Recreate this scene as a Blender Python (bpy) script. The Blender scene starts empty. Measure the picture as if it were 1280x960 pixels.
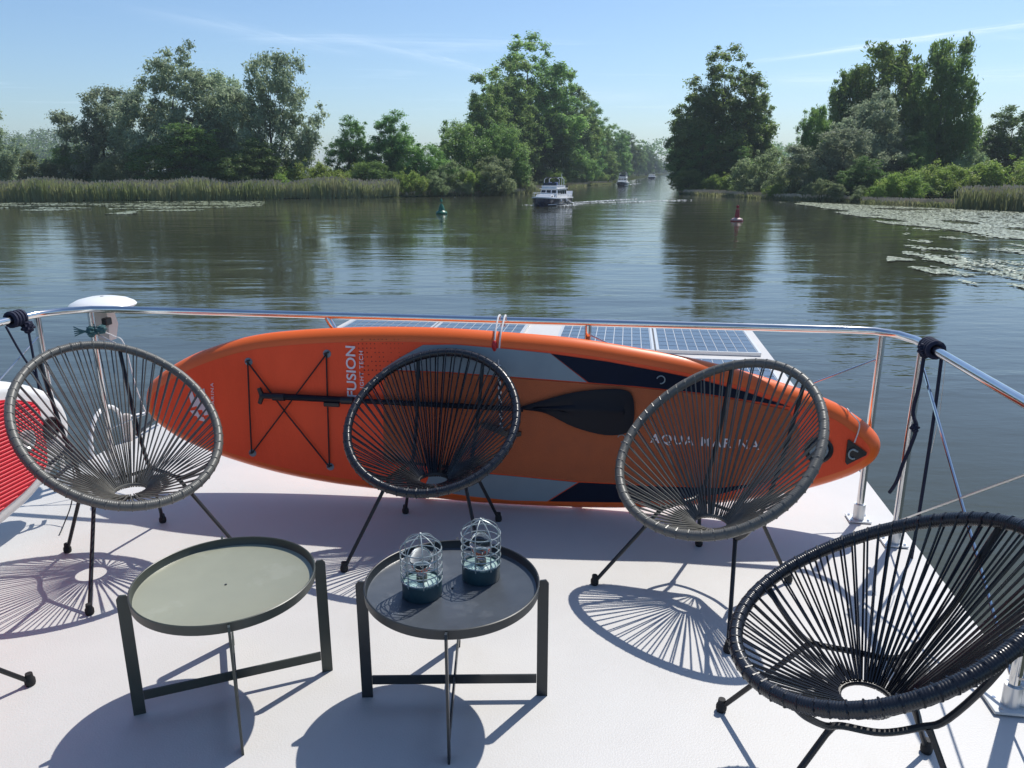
import bpy, bmesh, math, random
import numpy as np
from mathutils import Vector, Matrix
random.seed(7); rng = np.random.default_rng(7)
R = math.radians; PI = math.pi
sc = bpy.context.scene
C = bpy.data.collections.new('scene'); sc.collection.children.link(C)

# ---------------------------------------------------------------- camera
F_PX = 961.0; PITCH = math.atan(267/961.0); EYE = 1.6      # metres above the deck (deck is z = 0)
WATER = -2.6
cam = bpy.data.objects.new('camera', bpy.data.cameras.new('camera')); C.objects.link(cam)
cam.location = (0, 0, EYE); cam.rotation_euler = (PI/2-PITCH, 0, 0)
cam.data.sensor_width = 36; cam.data.lens = F_PX/1280*36
cam.data.clip_start = 0.05; cam.data.clip_end = 9000
sc.camera = cam

# ---------------------------------------------------------------- light
SUN_AZ = 38.5; SUN_EL = 56.0                                  # from +Y towards +X
w = bpy.data.worlds.new('World'); sc.world = w; w.use_nodes = True
nt = w.node_tree; nt.nodes.clear()
sky = nt.nodes.new('ShaderNodeTexSky'); sky.sky_type = 'NISHITA'; sky.sun_disc = False
sky.sun_elevation = R(SUN_EL); sky.sun_rotation = R(SUN_AZ)
sky.altitude = 0; sky.air_density = 1.0; sky.dust_density = 0.7; sky.ozone_density = 2.0
tc = nt.nodes.new('ShaderNodeTexCoord')
sep = nt.nodes.new('ShaderNodeSeparateXYZ'); nt.links.new(tc.outputs['Generated'], sep.inputs[0])
zc = nt.nodes.new('ShaderNodeMath'); zc.operation = 'MAXIMUM'; zc.inputs[1].default_value = 0.03; nt.links.new(sep.outputs[2], zc.inputs[0])
dv = []
for k in (0, 1):
    d = nt.nodes.new('ShaderNodeMath'); d.operation = 'DIVIDE'
    nt.links.new(sep.outputs[k], d.inputs[0]); nt.links.new(zc.outputs[0], d.inputs[1]); dv.append(d)
cmb = nt.nodes.new('ShaderNodeCombineXYZ'); nt.links.new(dv[0].outputs[0], cmb.inputs[0]); nt.links.new(dv[1].outputs[0], cmb.inputs[1])
mp = nt.nodes.new('ShaderNodeMapping'); mp.inputs['Rotation'].default_value = (0, 0, R(-40)); mp.inputs['Scale'].default_value = (0.26, 0.8, 1); mp.inputs['Location'].default_value = (3.1, 1.7, 0)
nt.links.new(cmb.outputs[0], mp.inputs['Vector'])
nz = nt.nodes.new('ShaderNodeTexNoise'); nz.inputs['Scale'].default_value = 1.1; nz.inputs['Detail'].default_value = 9; nz.inputs['Roughness'].default_value = .62; nz.inputs['Distortion'].default_value = .5
nt.links.new(mp.outputs[0], nz.inputs['Vector'])
cr = nt.nodes.new('ShaderNodeMapRange'); cr.inputs[1].default_value = .54; cr.inputs[2].default_value = .84; cr.inputs[3].default_value = 0; cr.inputs[4].default_value = .75
nt.links.new(nz.outputs['Fac'], cr.inputs[0])
cr.inputs[4].default_value = .35; cr.inputs[1].default_value = .58
def vm(op, a, b=None):
    q = nt.nodes.new('ShaderNodeMath'); q.operation = op
    for i, v in enumerate((a, b)):
        if v is None: continue
        if isinstance(v, (int, float)): q.inputs[i].default_value = v
        else: nt.links.new(v, q.inputs[i])
    return q.outputs[0]
acc_ = cr.outputs[0]
# cirrus streaks: long wisps lying at given places of the cloud plane (direction / height)
for (x1, y1), (x2, y2), wdt, amp in [((2.5, 7.65), (3.9, 5.6), .14, .95), ((-1.25, 6.6), (-.2, 8.8), .16, .34), ((-2.3, 5.5), (-1.5, 7.3), .2, .22), ((3.2, 9.5), (6.2, 9.0), .8, .35), ((-.5, 12), (1.8, 11.5), .9, .3)]:
    L = math.hypot(x2-x1, y2-y1); ux, uy = (x2-x1)/L, (y2-y1)/L
    X, Y_ = dv[0].outputs[0], dv[1].outputs[0]
    al = vm('ADD', vm('MULTIPLY', vm('SUBTRACT', X, (x1+x2)/2), ux), vm('MULTIPLY', vm('SUBTRACT', Y_, (y1+y2)/2), uy))
    ac = vm('ADD', vm('MULTIPLY', vm('SUBTRACT', X, (x1+x2)/2), -uy), vm('MULTIPLY', vm('SUBTRACT', Y_, (y1+y2)/2), ux))
    cb = nt.nodes.new('ShaderNodeCombineXYZ'); nt.links.new(vm('MULTIPLY', al, 1.6), cb.inputs[0]); nt.links.new(vm('MULTIPLY', ac, 7.0), cb.inputs[1])
    q = nt.nodes.new('ShaderNodeTexNoise'); q.inputs['Scale'].default_value = 1.0; q.inputs['Detail'].default_value = 8; q.inputs['Roughness'].default_value = .65; q.inputs['Distortion'].default_value = .8
    nt.links.new(cb.outputs[0], q.inputs['Vector'])
    wob = vm('MULTIPLY', vm('SUBTRACT', q.outputs['Fac'], .5), wdt*2.2)
    d2 = vm('POWER', vm('ABSOLUTE', vm('DIVIDE', vm('ADD', ac, wob), wdt)), 2.0)
    l2 = vm('POWER', vm('ABSOLUTE', vm('DIVIDE', al, L*.55)), 4.0)
    e = vm('POWER', 2.718, vm('MULTIPLY', vm('ADD', d2, l2), -1.0))
    k_ = nt.nodes.new('ShaderNodeMapRange'); k_.inputs[1].default_value = .3; k_.inputs[2].default_value = .75; nt.links.new(q.outputs['Fac'], k_.inputs[0])
    acc_ = vm('ADD', acc_, vm('MULTIPLY', vm('MULTIPLY', e, k_.outputs[0]), amp))
acc_ = vm('MINIMUM', acc_, .85)
mixc = nt.nodes.new('ShaderNodeMixRGB'); mixc.inputs[2].default_value = (9.6, 9.6, 9.8, 1)
nt.links.new(acc_, mixc.inputs[0]); nt.links.new(sky.outputs[0], mixc.inputs[1])
bg = nt.nodes.new('ShaderNodeBackground'); bg.inputs[1].default_value = 0.14
tint = nt.nodes.new('ShaderNodeMixRGB'); tint.blend_type = 'MULTIPLY'; tint.inputs[0].default_value = 1; tint.inputs[2].default_value = (.74, .86, .98, 1)
nt.links.new(mixc.outputs[0], tint.inputs[1]); nt.links.new(tint.outputs[0], bg.inputs[0])
wo = nt.nodes.new('ShaderNodeOutputWorld'); nt.links.new(bg.outputs[0], wo.inputs[0])
sl = bpy.data.lights.new('sun', 'SUN'); sl.energy = 4.8; sl.angle = R(0.53); sl.color = (1, .955, .88)
so = bpy.data.objects.new('sun', sl); C.objects.link(so)
sd = Vector((math.sin(R(SUN_AZ))*math.cos(R(SUN_EL)), math.cos(R(SUN_AZ))*math.cos(R(SUN_EL)), math.sin(R(SUN_EL))))
so.rotation_euler = sd.to_track_quat('Z', 'Y').to_euler(); so.location = (20, 25, 40)
sc.view_settings.view_transform = 'Standard'; sc.view_settings.look = 'None'
sc.view_settings.exposure = 0; sc.view_settings.gamma = 1
sc.cycles.max_bounces = 8; sc.cycles.transparent_max_bounces = 12; sc.cycles.volume_bounces = 0

# ---------------------------------------------------------------- helpers
cp_, sp_ = math.cos(PITCH), math.sin(PITCH)
def ray(x, y):
    a = (x-640)/F_PX; b = (480-y)/F_PX
    return Vector((a, cp_+b*sp_, -sp_+b*cp_))
def ground(x, y, z=0.0):
    r = ray(x, y); t = (z-EYE)/r.z
    return Vector((r.x*t, r.y*t, z))
def atY(x, y, Y):
    r = ray(x, y); t = Y/r.y
    return Vector((r.x*t, Y, EYE+r.z*t))
BC, BS = .9893, .1460                                       # the boat lies turned 8.4 degrees from the camera's axis
def B(u, v, z=0.0): return Vector((u*BC+v*BS, -u*BS+v*BC, z))
BROT = -math.asin(BS)

def mat(name, col, rough=.5, metal=0, var=0, vscale=8, bump=0, bscale=60, spec=None, coat=0, trans=0, sheen=0, stretch=None, col2=None):
    m = bpy.data.materials.new(name); m.use_nodes = True; n = m.node_tree; p = n.nodes['Principled BSDF']
    p.inputs['Base Color'].default_value = (*col, 1); p.inputs['Roughness'].default_value = rough; p.inputs['Metallic'].default_value = metal
    if spec is not None: p.inputs['Specular IOR Level'].default_value = spec
    if coat: p.inputs['Coat Weight'].default_value = coat; p.inputs['Coat Roughness'].default_value = .08
    if trans: p.inputs['Transmission Weight'].default_value = trans
    if var or bump:
        t = n.nodes.new('ShaderNodeTexCoord'); src = t.outputs['Object']
        if stretch:
            q = n.nodes.new('ShaderNodeMapping'); q.inputs['Scale'].default_value = stretch; n.links.new(src, q.inputs[0]); src = q.outputs[0]
    if var:
        a = n.nodes.new('ShaderNodeTexNoise'); a.inputs['Scale'].default_value = vscale; a.inputs['Detail'].default_value = 6; a.inputs['Roughness'].default_value = .65
        n.links.new(src, a.inputs['Vector'])
        r = n.nodes.new('ShaderNodeMapRange'); r.inputs[1].default_value = .3; r.inputs[2].default_value = .7
        n.links.new(a.outputs['Fac'], r.inputs[0])
        x = n.nodes.new('ShaderNodeMixRGB')
        c2 = col2 or tuple(c*(1-var) for c in col); c1 = col if col2 else tuple(min(1, c*(1+var*.6)) for c in col)
        x.inputs[1].default_value = (*c2, 1); x.inputs[2].default_value = (*c1, 1)
        n.links.new(r.outputs[0], x.inputs[0]); n.links.new(x.outputs[0], p.inputs['Base Color'])
        rr = n.nodes.new('ShaderNodeMapRange'); rr.inputs[3].default_value = max(.02, rough*.8); rr.inputs[4].default_value = min(1, rough*1.2)
        n.links.new(a.outputs['Fac'], rr.inputs[0]); n.links.new(rr.outputs[0], p.inputs['Roughness'])
    if bump:
        b = n.nodes.new('ShaderNodeTexNoise'); b.inputs['Scale'].default_value = bscale; b.inputs['Detail'].default_value = 4
        n.links.new(src, b.inputs['Vector'])
        k = n.nodes.new('ShaderNodeBump'); k.inputs['Strength'].default_value = bump; k.inputs['Distance'].default_value = .01
        n.links.new(b.outputs['Fac'], k.inputs['Height']); n.links.new(k.outputs[0], p.inputs['Normal'])
    return m

def wear(m, scale, amt, col, thr=.66, stretch=None):
    n = m.node_tree; p = n.nodes['Principled BSDF']; t = n.nodes.new('ShaderNodeTexCoord')
    src = p.inputs['Base Color'].links[0].from_socket if p.inputs['Base Color'].links else None
    a = n.nodes.new('ShaderNodeTexNoise'); a.inputs['Scale'].default_value = scale; a.inputs['Detail'].default_value = 5; a.inputs['Roughness'].default_value = .6
    if stretch:
        q = n.nodes.new('ShaderNodeMapping'); q.inputs['Scale'].default_value = stretch; n.links.new(t.outputs['Object'], q.inputs[0]); n.links.new(q.outputs[0], a.inputs['Vector'])
    else: n.links.new(t.outputs['Object'], a.inputs['Vector'])
    r = n.nodes.new('ShaderNodeMapRange'); r.inputs[1].default_value = thr; r.inputs[2].default_value = thr+.06; r.inputs[4].default_value = amt; n.links.new(a.outputs['Fac'], r.inputs[0])
    x = n.nodes.new('ShaderNodeMixRGB'); x.inputs[2].default_value = (*col, 1); n.links.new(r.outputs[0], x.inputs[0])
    if src: n.links.new(src, x.inputs[1])
    else: x.inputs[1].default_value = p.inputs['Base Color'].default_value
    n.links.new(x.outputs[0], p.inputs['Base Color']); return m

class MB:
    """collects shapes, builds ONE mesh object"""
    def __init__(s): s.v = []; s.f = []; s.mi = []
    def add(s, vs, fs, mi=0):
        o = len(s.v); s.v += [tuple(v) for v in vs]; s.f += [tuple(i+o for i in f) for f in fs]; s.mi += [mi]*len(fs); return s
    def box(s, c, d, rz=0, mi=0, ch=0):
        x, y, z = d[0]/2, d[1]/2, d[2]/2; M = Matrix.Rotation(rz, 3, 'Z'); c = Vector(c)
        if ch:
            vs = []
            for sx in (-1, 1):
                for sy in (-1, 1):
                    for sz in (-1, 1):
                        for k in range(3):
                            q = [sx*x, sy*y, sz*z]
                            for j in range(3):
                                if j != k: q[j] -= ch*(1 if q[j] > 0 else -1)
                            vs.append(M @ Vector(q)+c)
            bm = bmesh.new()
            for q in vs: bm.verts.new(q)
            r = bmesh.ops.convex_hull(bm, input=bm.verts); bm.verts.index_update()
            vs2 = [q.co.copy() for q in bm.verts]; fs = [[q.index for q in f.verts] for f in bm.faces]; bm.free()
            return s.add(vs2, fs, mi)
        vs = [M @ Vector((sx*x, sy*y, sz*z))+c for sx in (-1, 1) for sy in (-1, 1) for sz in (-1, 1)]
        return s.add(vs, [(0, 1, 3, 2), (4, 6, 7, 5), (0, 4, 5, 1), (2, 3, 7, 6), (0, 2, 6, 4), (1, 5, 7, 3)], mi)
    def tube(s, pts, r, n=8, closed=False, mi=0, cap=True):
        pts = [Vector(p) for p in pts]; N = len(pts); rs = r if hasattr(r, '__len__') else [r]*N
        vs = []; up = None
        for i, p in enumerate(pts):
            if closed: d = pts[(i+1) % N]-pts[i-1]
            else: d = pts[min(i+1, N-1)]-pts[max(i-1, 0)]
            if d.length < 1e-9: d = Vector((0, 0, 1))
            d.normalize()
            if up is None:
                up = Vector((0, 0, 1)) if abs(d.z) < .9 else Vector((1, 0, 0))
            a = d.cross(up)
            if a.length < 1e-6: a = d.orthogonal()
            a.normalize(); up = a.cross(d).normalized()
            for k in range(n):
                t = 2*PI*k/n; vs.append(p+(a*math.cos(t)+up*math.sin(t))*rs[i])
        fs = []
        for i in range(N if closed else N-1):
            j = (i+1) % N
            for k in range(n):
                l = (k+1) % n; fs.append((i*n+k, i*n+l, j*n+l, j*n+k))
        if cap and not closed: fs += [tuple(range(n))[::-1], tuple((N-1)*n+k for k in range(n))]
        return s.add(vs, fs, mi)
    def lathe(s, prof, c=(0, 0, 0), n=24, mi=0):
        vs = [(c[0]+r*math.cos(2*PI*k/n), c[1]+r*math.sin(2*PI*k/n), c[2]+z) for r, z in prof for k in range(n)]
        fs = [(i*n+k, i*n+(k+1) % n, (i+1)*n+(k+1) % n, (i+1)*n+k) for i in range(len(prof)-1) for k in range(n)]
        return s.add(vs, fs, mi)
    def ball(s, c, r, n=10, mi=0, sx=1, sy=1, sz=1):
        m = n//2; prof = [(max(1e-4, math.sin(PI*i/m)), -math.cos(PI*i/m)) for i in range(m+1)]
        vs = [(c[0]+a*r*sx*math.cos(2*PI*k/n), c[1]+a*r*sy*math.sin(2*PI*k/n), c[2]+b*r*sz) for a, b in prof for k in range(n)]
        fs = [(i*n+k, i*n+(k+1) % n, (i+1)*n+(k+1) % n, (i+1)*n+k) for i in range(m) for k in range(n)]
        return s.add(vs, fs, mi)
    def loft(s, loops, cap=True, mi=0):
        n = len(loops[0]); vs = [p for l in loops for p in l]
        fs = [(i*n+k, i*n+(k+1) % n, (i+1)*n+(k+1) % n, (i+1)*n+k) for i in range(len(loops)-1) for k in range(n)]
        if cap: fs += [tuple(range(n))[::-1], tuple((len(loops)-1)*n+k for k in range(n))]
        return s.add(vs, fs, mi)
    def mesh(s, name, mats, smooth=True):
        me = bpy.data.meshes.new(name); me.from_pydata(s.v, [], s.f)
        for m in (mats if isinstance(mats, (list, tuple)) else [mats]): me.materials.append(m)
        if any(s.mi): me.polygons.foreach_set('material_index', s.mi)
        bm = bmesh.new(); bm.from_mesh(me); bmesh.ops.recalc_face_normals(bm, faces=bm.faces); bm.to_mesh(me); bm.free()
        if smooth:
            me.polygons.foreach_set('use_smooth', [True]*len(me.polygons))
            me.set_sharp_from_angle(angle=R(38))
        me.update(); return me
    def build(s, name, mats, parent=None, smooth=True, loc=None):
        o = bpy.data.objects.new(name, s.mesh(name, mats, smooth)); C.objects.link(o)
        if parent: o.parent = parent
        if loc is not None: o.location = loc
        return o
def tag(o, label=None, cat=None, group=None, kind=None):
    if label: o['label'] = label
    if cat: o['category'] = cat
    if group: o['group'] = group
    if kind: o['kind'] = kind
    return o
def thing(name, label, cat, loc=(0, 0, 0), rz=0, group=None):
    o = bpy.data.objects.new(name, None); C.objects.link(o); o.empty_display_size = .2
    o.location = loc; o.rotation_euler = (0, 0, rz); return tag(o, label, cat, group)
def kids(o): return [c for c in C.objects if c.parent == o]
def link(name, me, parent=None, loc=(0, 0, 0), rot=(0, 0, 0), scale=(1, 1, 1)):
    o = bpy.data.objects.new(name, me); C.objects.link(o); o.parent = parent
    o.location = loc; o.rotation_euler = rot; o.scale = scale; return o
def catmull(P, n, closed=False):
    P = [Vector(p) for p in P]; N = len(P); out = []
    segs = N if closed else N-1
    for i in range(segs):
        a, b, c, d = (P[(i-1) % N], P[i], P[(i+1) % N], P[(i+2) % N]) if closed else (P[max(i-1, 0)], P[i], P[i+1], P[min(i+2, N-1)])
        for k in range(n):
            t = k/n
            out.append(.5*((2*b)+(c-a)*t+(2*a-5*b+4*c-d)*t*t+(3*b-a-3*c+d)*t**3))
    if not closed: out.append(P[-1])
    return out

# ---------------------------------------------------------------- materials
M = {}
M['deck'] = mat('deck_paint', (.555, .545, .530), .5, var=.05, vscale=1.7, bump=.13, bscale=170)
wear(M['deck'], 22, .35, (.30, .28, .25), .70); wear(M['deck'], 2.3, .10, (.42, .40, .36), .56, (1, .45, 1)); wear(M['deck'], 60, .5, (.22, .20, .18), .745)
M['hull'] = mat('white_gelcoat', (.66, .66, .64), .3, var=.05, vscale=2)
M['steel'] = mat('polished_steel', (.72, .71, .69), .13, 1, var=.08, vscale=12)
M['wire'] = mat('steel_wire', (.62, .61, .60), .3, 1)
M['black_steel'] = mat('black_powder_coat', (.012, .013, .016), .42, var=.2, vscale=40)
M['rubber'] = mat('black_rubber', (.010, .010, .012), .7)
M['cord_grey'] = mat('grey_plastic_cord', (.125, .122, .108), .38, var=.25, vscale=30)
M['rim_grey'] = mat('grey_cord_wrap', (.112, .110, .098), .42, var=.2, vscale=60)
M['cord_black'] = mat('black_plastic_cord', (.010, .012, .018), .28, var=.2, vscale=30)
M['rim_black'] = mat('black_cord_wrap', (.012, .014, .020), .28, var=.2, vscale=60)
M['orange'] = mat('orange_pvc', (.86, .14, .018), .38, var=.05, vscale=3)
M['orange_face'] = mat('orange_deck_print', (1.0, .100, .032), .55, var=.12, vscale=5, spec=.3, bump=.2, bscale=120, stretch=(1, 1, .5))
M['brown_pad'] = mat('brown_orange_foam_pad', (.42, .105, .036), .8, var=.12, vscale=9, bump=.35, bscale=220)
M['grey_band'] = mat('slate_grey_band', (.23, .285, .32), .65, var=.08, vscale=6, spec=.25)
M['navy'] = mat('navy_print', (.006, .011, .028), .6, var=.15, vscale=9, spec=.15)
M['white_print'] = mat('white_print', (.74, .68, .70), .5)
M['black_plastic'] = mat('black_plastic', (.012, .012, .015), .35)
M['carbon'] = mat('paddle_black', (.006, .007, .014), .5, var=.2, vscale=30, spec=.25)
M['white_pvc'] = mat('white_pvc', (.78, .78, .77), .35, var=.03, vscale=3)
M['red_pad'] = mat('red_foam_pad', (.70, .018, .040), .55, var=.08, vscale=9)
M['olive'] = mat('olive_tray_enamel', (.27, .275, .205), .36, var=.05, vscale=8, bump=.05, bscale=300)
M['olive_dark'] = mat('dark_olive_frame', (.042, .050, .042), .4, var=.12, vscale=20)
M['slate_tray'] = mat('slate_tray_enamel', (.065, .075, .088), .30, var=.16, vscale=14, bump=.05, bscale=300)
wear(M['slate_tray'], 9, .22, (.16, .17, .18), .58); wear(M['slate_tray'], 38, .6, (.45, .46, .46), .74)
wear(M['olive'], 7, .14, (.42, .42, .36), .57); wear(M['olive'], 45, .4, (.16, .16, .12), .75)
M['slate_frame'] = mat('dark_slate_frame', (.022, .027, .030), .4, var=.12, vscale=20)
M['teal'] = mat('teal_lantern_base', (.020, .058, .075), .45, var=.12, vscale=30)
M['mint'] = mat('mint_lantern_plate', (.30, .42, .40), .3)
M['cage'] = mat('grey_lantern_wire', (.30, .345, .35), .32, .3)
g_ = mat('bulb_glass', (.93, .97, 1), .02, trans=1); M['glass'] = g_; g_.node_tree.nodes['Principled BSDF'].inputs['IOR'].default_value = 1.25
M['brass'] = mat('bulb_socket', (.20, .19, .17), .3, .8)
M['rope_white'] = mat('white_rope', (.68, .66, .64), .8)
M['rope_navy'] = mat('navy_rope', (.008, .012, .040), .75, bump=.5, bscale=300)
M['rope_teal'] = mat('teal_rope', (.05, .13, .14), .8)
M['red_bead'] = mat('red_cord_lock', (.45, .010, .015), .4)
M['dome'] = mat('antenna_dome_white', (.80, .80, .79), .3)
M['beige_plastic'] = mat('beige_plastic', (.56, .50, .46), .5)
M['cell'] = mat('solar_cell', (.060, .075, .105), .22, var=.12, vscale=3, coat=.5)
M['backsheet'] = mat('white_backsheet', (.50, .52, .54), .3)
M['alu'] = mat('brushed_aluminium', (.70, .70, .69), .35, .6)
M['dark_gap'] = mat('black_rail', (.015, .016, .02), .5)

# ================================================================ SETTING: water, land, hills
def water_material():
    m = bpy.data.materials.new('river_water'); m.use_nodes = True; n = m.node_tree; p = n.nodes['Principled BSDF']
    p.inputs['Base Color'].default_value = (.046, .050, .032, 1); p.inputs['Roughness'].default_value = .045
    p.inputs['IOR'].default_value = 1.33
    t = n.nodes.new('ShaderNodeTexCoord')
    hs = []
    def wave(scale, stretch, rot, detail, amp, rough=.55, dist=0.0):
        q = n.nodes.new('ShaderNodeMapping'); q.inputs['Scale'].default_value = stretch; q.inputs['Rotation'].default_value = (0, 0, R(rot))
        n.links.new(t.outputs['Object'], q.inputs[0])
        a = n.nodes.new('ShaderNodeTexNoise'); a.inputs['Scale'].default_value = scale; a.inputs['Detail'].default_value = detail; a.inputs['Roughness'].default_value = rough; a.inputs['Distortion'].default_value = dist
        n.links.new(q.outputs[0], a.inputs['Vector'])
        k = n.nodes.new('ShaderNodeMath'); k.operation = 'MULTIPLY'; k.inputs[1].default_value = amp; n.links.new(a.outputs['Fac'], k.inputs[0]); hs.append(k)
    wave(.35, (.55, 1.5, 1), 8, 2, .16)
    wave(1.5, (.5, 1.25, 1), -6, 3, .060)
    wave(6.0, (.6, 1.0, 1), 12, 2, .010)
    # calm and ruffled patches
    pm = n.nodes.new('ShaderNodeMapping'); pm.inputs['Scale'].default_value = (.025, .11, 1); n.links.new(t.outputs['Object'], pm.inputs[0])
    pn = n.nodes.new('ShaderNodeTexNoise'); pn.inputs['Scale'].default_value = 1.6; pn.inputs['Detail'].default_value = 4; n.links.new(pm.outputs[0], pn.inputs['Vector'])
    pr = n.nodes.new('ShaderNodeMapRange'); pr.inputs[1].default_value = .35; pr.inputs[2].default_value = .65; pr.inputs[3].default_value = .35; pr.inputs[4].default_value = 1.15
    n.links.new(pn.outputs['Fac'], pr.inputs[0])
    s1 = n.nodes.new('ShaderNodeMath'); n.links.new(hs[0].outputs[0], s1.inputs[0]); n.links.new(hs[1].outputs[0], s1.inputs[1])
    s2 = n.nodes.new('ShaderNodeMath'); n.links.new(s1.outputs[0], s2.inputs[0]); n.links.new(hs[2].outputs[0], s2.inputs[1])
    s3 = n.nodes.new('ShaderNodeMath'); s3.operation = 'MULTIPLY'; n.links.new(s2.outputs[0], s3.inputs[0]); n.links.new(pr.outputs[0], s3.inputs[1])
    b = n.nodes.new('ShaderNodeBump'); b.inputs['Strength'].default_value = .29; b.inputs['Distance'].default_value = 1.0
    n.links.new(s3.outputs[0], b.inputs['Height']); n.links.new(b.outputs[0], p.inputs['Normal'])
    return m
M['water'] = water_material()
mb = MB(); mb.add([(-2000, -300, 0), (2000, -300, 0), (2000, 2700, 0), (-2000, 2700, 0)], [(0, 1, 2, 3)])
tag(mb.build('river_water', M['water'], loc=(0, 0, WATER)), kind='structure')

M['soil'] = mat('bank_soil_and_grass', (.045, .062, .020), .9, var=.5, vscale=.15, col2=(.030, .032, .014), bump=.6, bscale=2, spec=0)
CD = .216                                                    # canal runs off in this slope (x per y)
def land(name, shore, back):
    """shore: list of (x,y) along the water; back: outer corners. Banks rise out of the water to a low uneven meadow."""
    mb = MB(); n = len(shore)
    cx = sum(p[0] for p in back)/len(back); cy = sum(p[1] for p in back)/len(back)
    rows = []
    for dist, z in ((-.6, -.5), (.3, .12), (3, .45), (14, .6), (60, .8), (400, 1.5), (1300, 2.5)):
        row = []
        for (x, y) in shore:
            d = Vector((cx-x, cy-y, 0)).normalized()
            row.append((x+d.x*dist, y+d.y*dist, WATER+z+(random.uniform(-.12, .12) if dist > 1 else 0)))
        rows.append(row)
    vs = [p for r in rows for p in r]; fs = []
    for i in range(len(rows)-1):
        for k in range(n-1): fs.append((i*n+k, i*n+k+1, (i+1)*n+k+1, (i+1)*n+k))
    mb.add(vs, fs); return tag(mb.build(name, M['soil']), kind='structure')
def dens(P, k):
    out = []
    for a, b in zip(P[:-1], P[1:]):
        L = math.hypot(b[0]-a[0], b[1]-a[1]); m = max(1, int(L/k))
        for i in range(m):
            t = i/m; j = .35 if m > 1 and i else 0
            out.append((a[0]+(b[0]-a[0])*t+random.uniform(-j, j), a[1]+(b[1]-a[1])*t+random.uniform(-j, j)))
    return out+[P[-1]]
L_SHORE = [(-700, 20), (-260, 70), (-120, 100), (-70, 110), (-44, 117), (-18, 126.7), (-9, 134.7), (0, 144), (4.5, 160), (15.5, 206), (32, 255), (54.5, 361), (102, 578), (174, 905), (500, 2400)]
R_SHORE = [(530, 2400), (196, 905), (121, 580), (77, 365), (54, 255), (38, 180), (30.5, 145), (33.5, 139), (37, 127), (41.5, 112), (48, 107), (53, 97), (56, 84), (75, 68), (150, 40), (400, -60), (700, -200)]
land('left_bank', dens(L_SHORE, 12), [(-900, 900)])
land('right_bank', dens(R_SHORE, 12), [(1300, 900)])
mb = MB(); mb.add([(-2000, 2300, 0), (2000, 2300, 0), (2000, 2700, 6), (-2000, 2700, 6)], [(0, 1, 2, 3)])
tag(mb.build('far_ground', M['soil'], loc=(0, 0, WATER+.6)), kind='structure')

# ---------------------------------------------------------------- foliage
def leaf_mat(name, c1, c2, c3, transl=.60, sc_=.22):
    m = bpy.data.materials.new(name); m.use_nodes = True; n = m.node_tree; n.nodes.clear()
    t = n.nodes.new('ShaderNodeTexCoord'); oi = n.nodes.new('ShaderNodeObjectInfo')
    a = n.nodes.new('ShaderNodeTexNoise'); a.inputs['Scale'].default_value = sc_; a.inputs['Detail'].default_value = 7; a.inputs['Roughness'].default_value = .7
    n.links.new(t.outputs['Object'], a.inputs['Vector'])
    r = n.nodes.new('ShaderNodeValToRGB'); r.color_ramp.elements[0].position = .32; r.color_ramp.elements[1].position = .70
    r.color_ramp.elements[0].color = (*c1, 1); r.color_ramp.elements[1].color = (*c3, 1)
    e = r.color_ramp.elements.new(.5); e.color = (*c2, 1)
    n.links.new(a.outputs['Fac'], r.inputs[0])
    h = n.nodes.new('ShaderNodeHueSaturation')
    mr = n.nodes.new('ShaderNodeMapRange'); mr.inputs[3].default_value = .78; mr.inputs[4].default_value = 1.25
    n.links.new(oi.outputs['Random'], mr.inputs[0]); n.links.new(mr.outputs[0], h.inputs['Value']); n.links.new(r.outputs[0], h.inputs['Color'])
    mh = n.nodes.new('ShaderNodeMapRange'); mh.inputs[3].default_value = .485; mh.inputs[4].default_value = .515
    n.links.new(oi.outputs['Random'], mh.inputs[0]); n.links.new(mh.outputs[0], h.inputs['Hue'])
    p = n.nodes.new('ShaderNodeBsdfPrincipled'); p.inputs['Roughness'].default_value = .5; p.inputs['Specular IOR Level'].default_value = .35
    tr = n.nodes.new('ShaderNodeBsdfTranslucent'); mx = n.nodes.new('ShaderNodeMixShader'); mx.inputs[0].default_value = transl
    n.links.new(h.outputs[0], p.inputs['Base Color']); n.links.new(h.outputs[0], tr.inputs['Color'])
    n.links.new(p.outputs[0], mx.inputs[1]); n.links.new(tr.outputs[0], mx.inputs[2])
    o = n.nodes.new('ShaderNodeOutputMaterial'); n.links.new(mx.outputs[0], o.inputs[0]); return m
LM = {
 'dark': leaf_mat('alder_leaves', (0.087, 0.164, 0.054), (0.157, 0.275, 0.077), (0.271, 0.398, 0.109)),
 'mid': leaf_mat('poplar_leaves', (0.115, 0.214, 0.068), (0.215, 0.343, 0.095), (0.361, 0.480, 0.140)),
 'silver': leaf_mat('willow_leaves', (0.172, 0.230, 0.132), (0.310, 0.385, 0.236), (0.460, 0.529, 0.333), .6),
 'birch': leaf_mat('birch_leaves', (0.105, 0.182, 0.050), (0.187, 0.289, 0.072), (0.303, 0.384, 0.109)),
 'light': leaf_mat('shrub_leaves', (0.168, 0.268, 0.056), (0.293, 0.428, 0.091), (0.428, 0.439, 0.150)),
 'pale': leaf_mat('sallow_leaves', (0.172, 0.236, 0.109), (0.287, 0.362, 0.172), (0.414, 0.483, 0.253), .6),
}
M['bark'] = mat('grey_bark', (.055, .045, .035), .9, var=.4, vscale=2, bump=.6, bscale=12)
M['bark_birch'] = mat('birch_bark', (.32, .31, .28), .8, var=.6, vscale=3)

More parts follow.
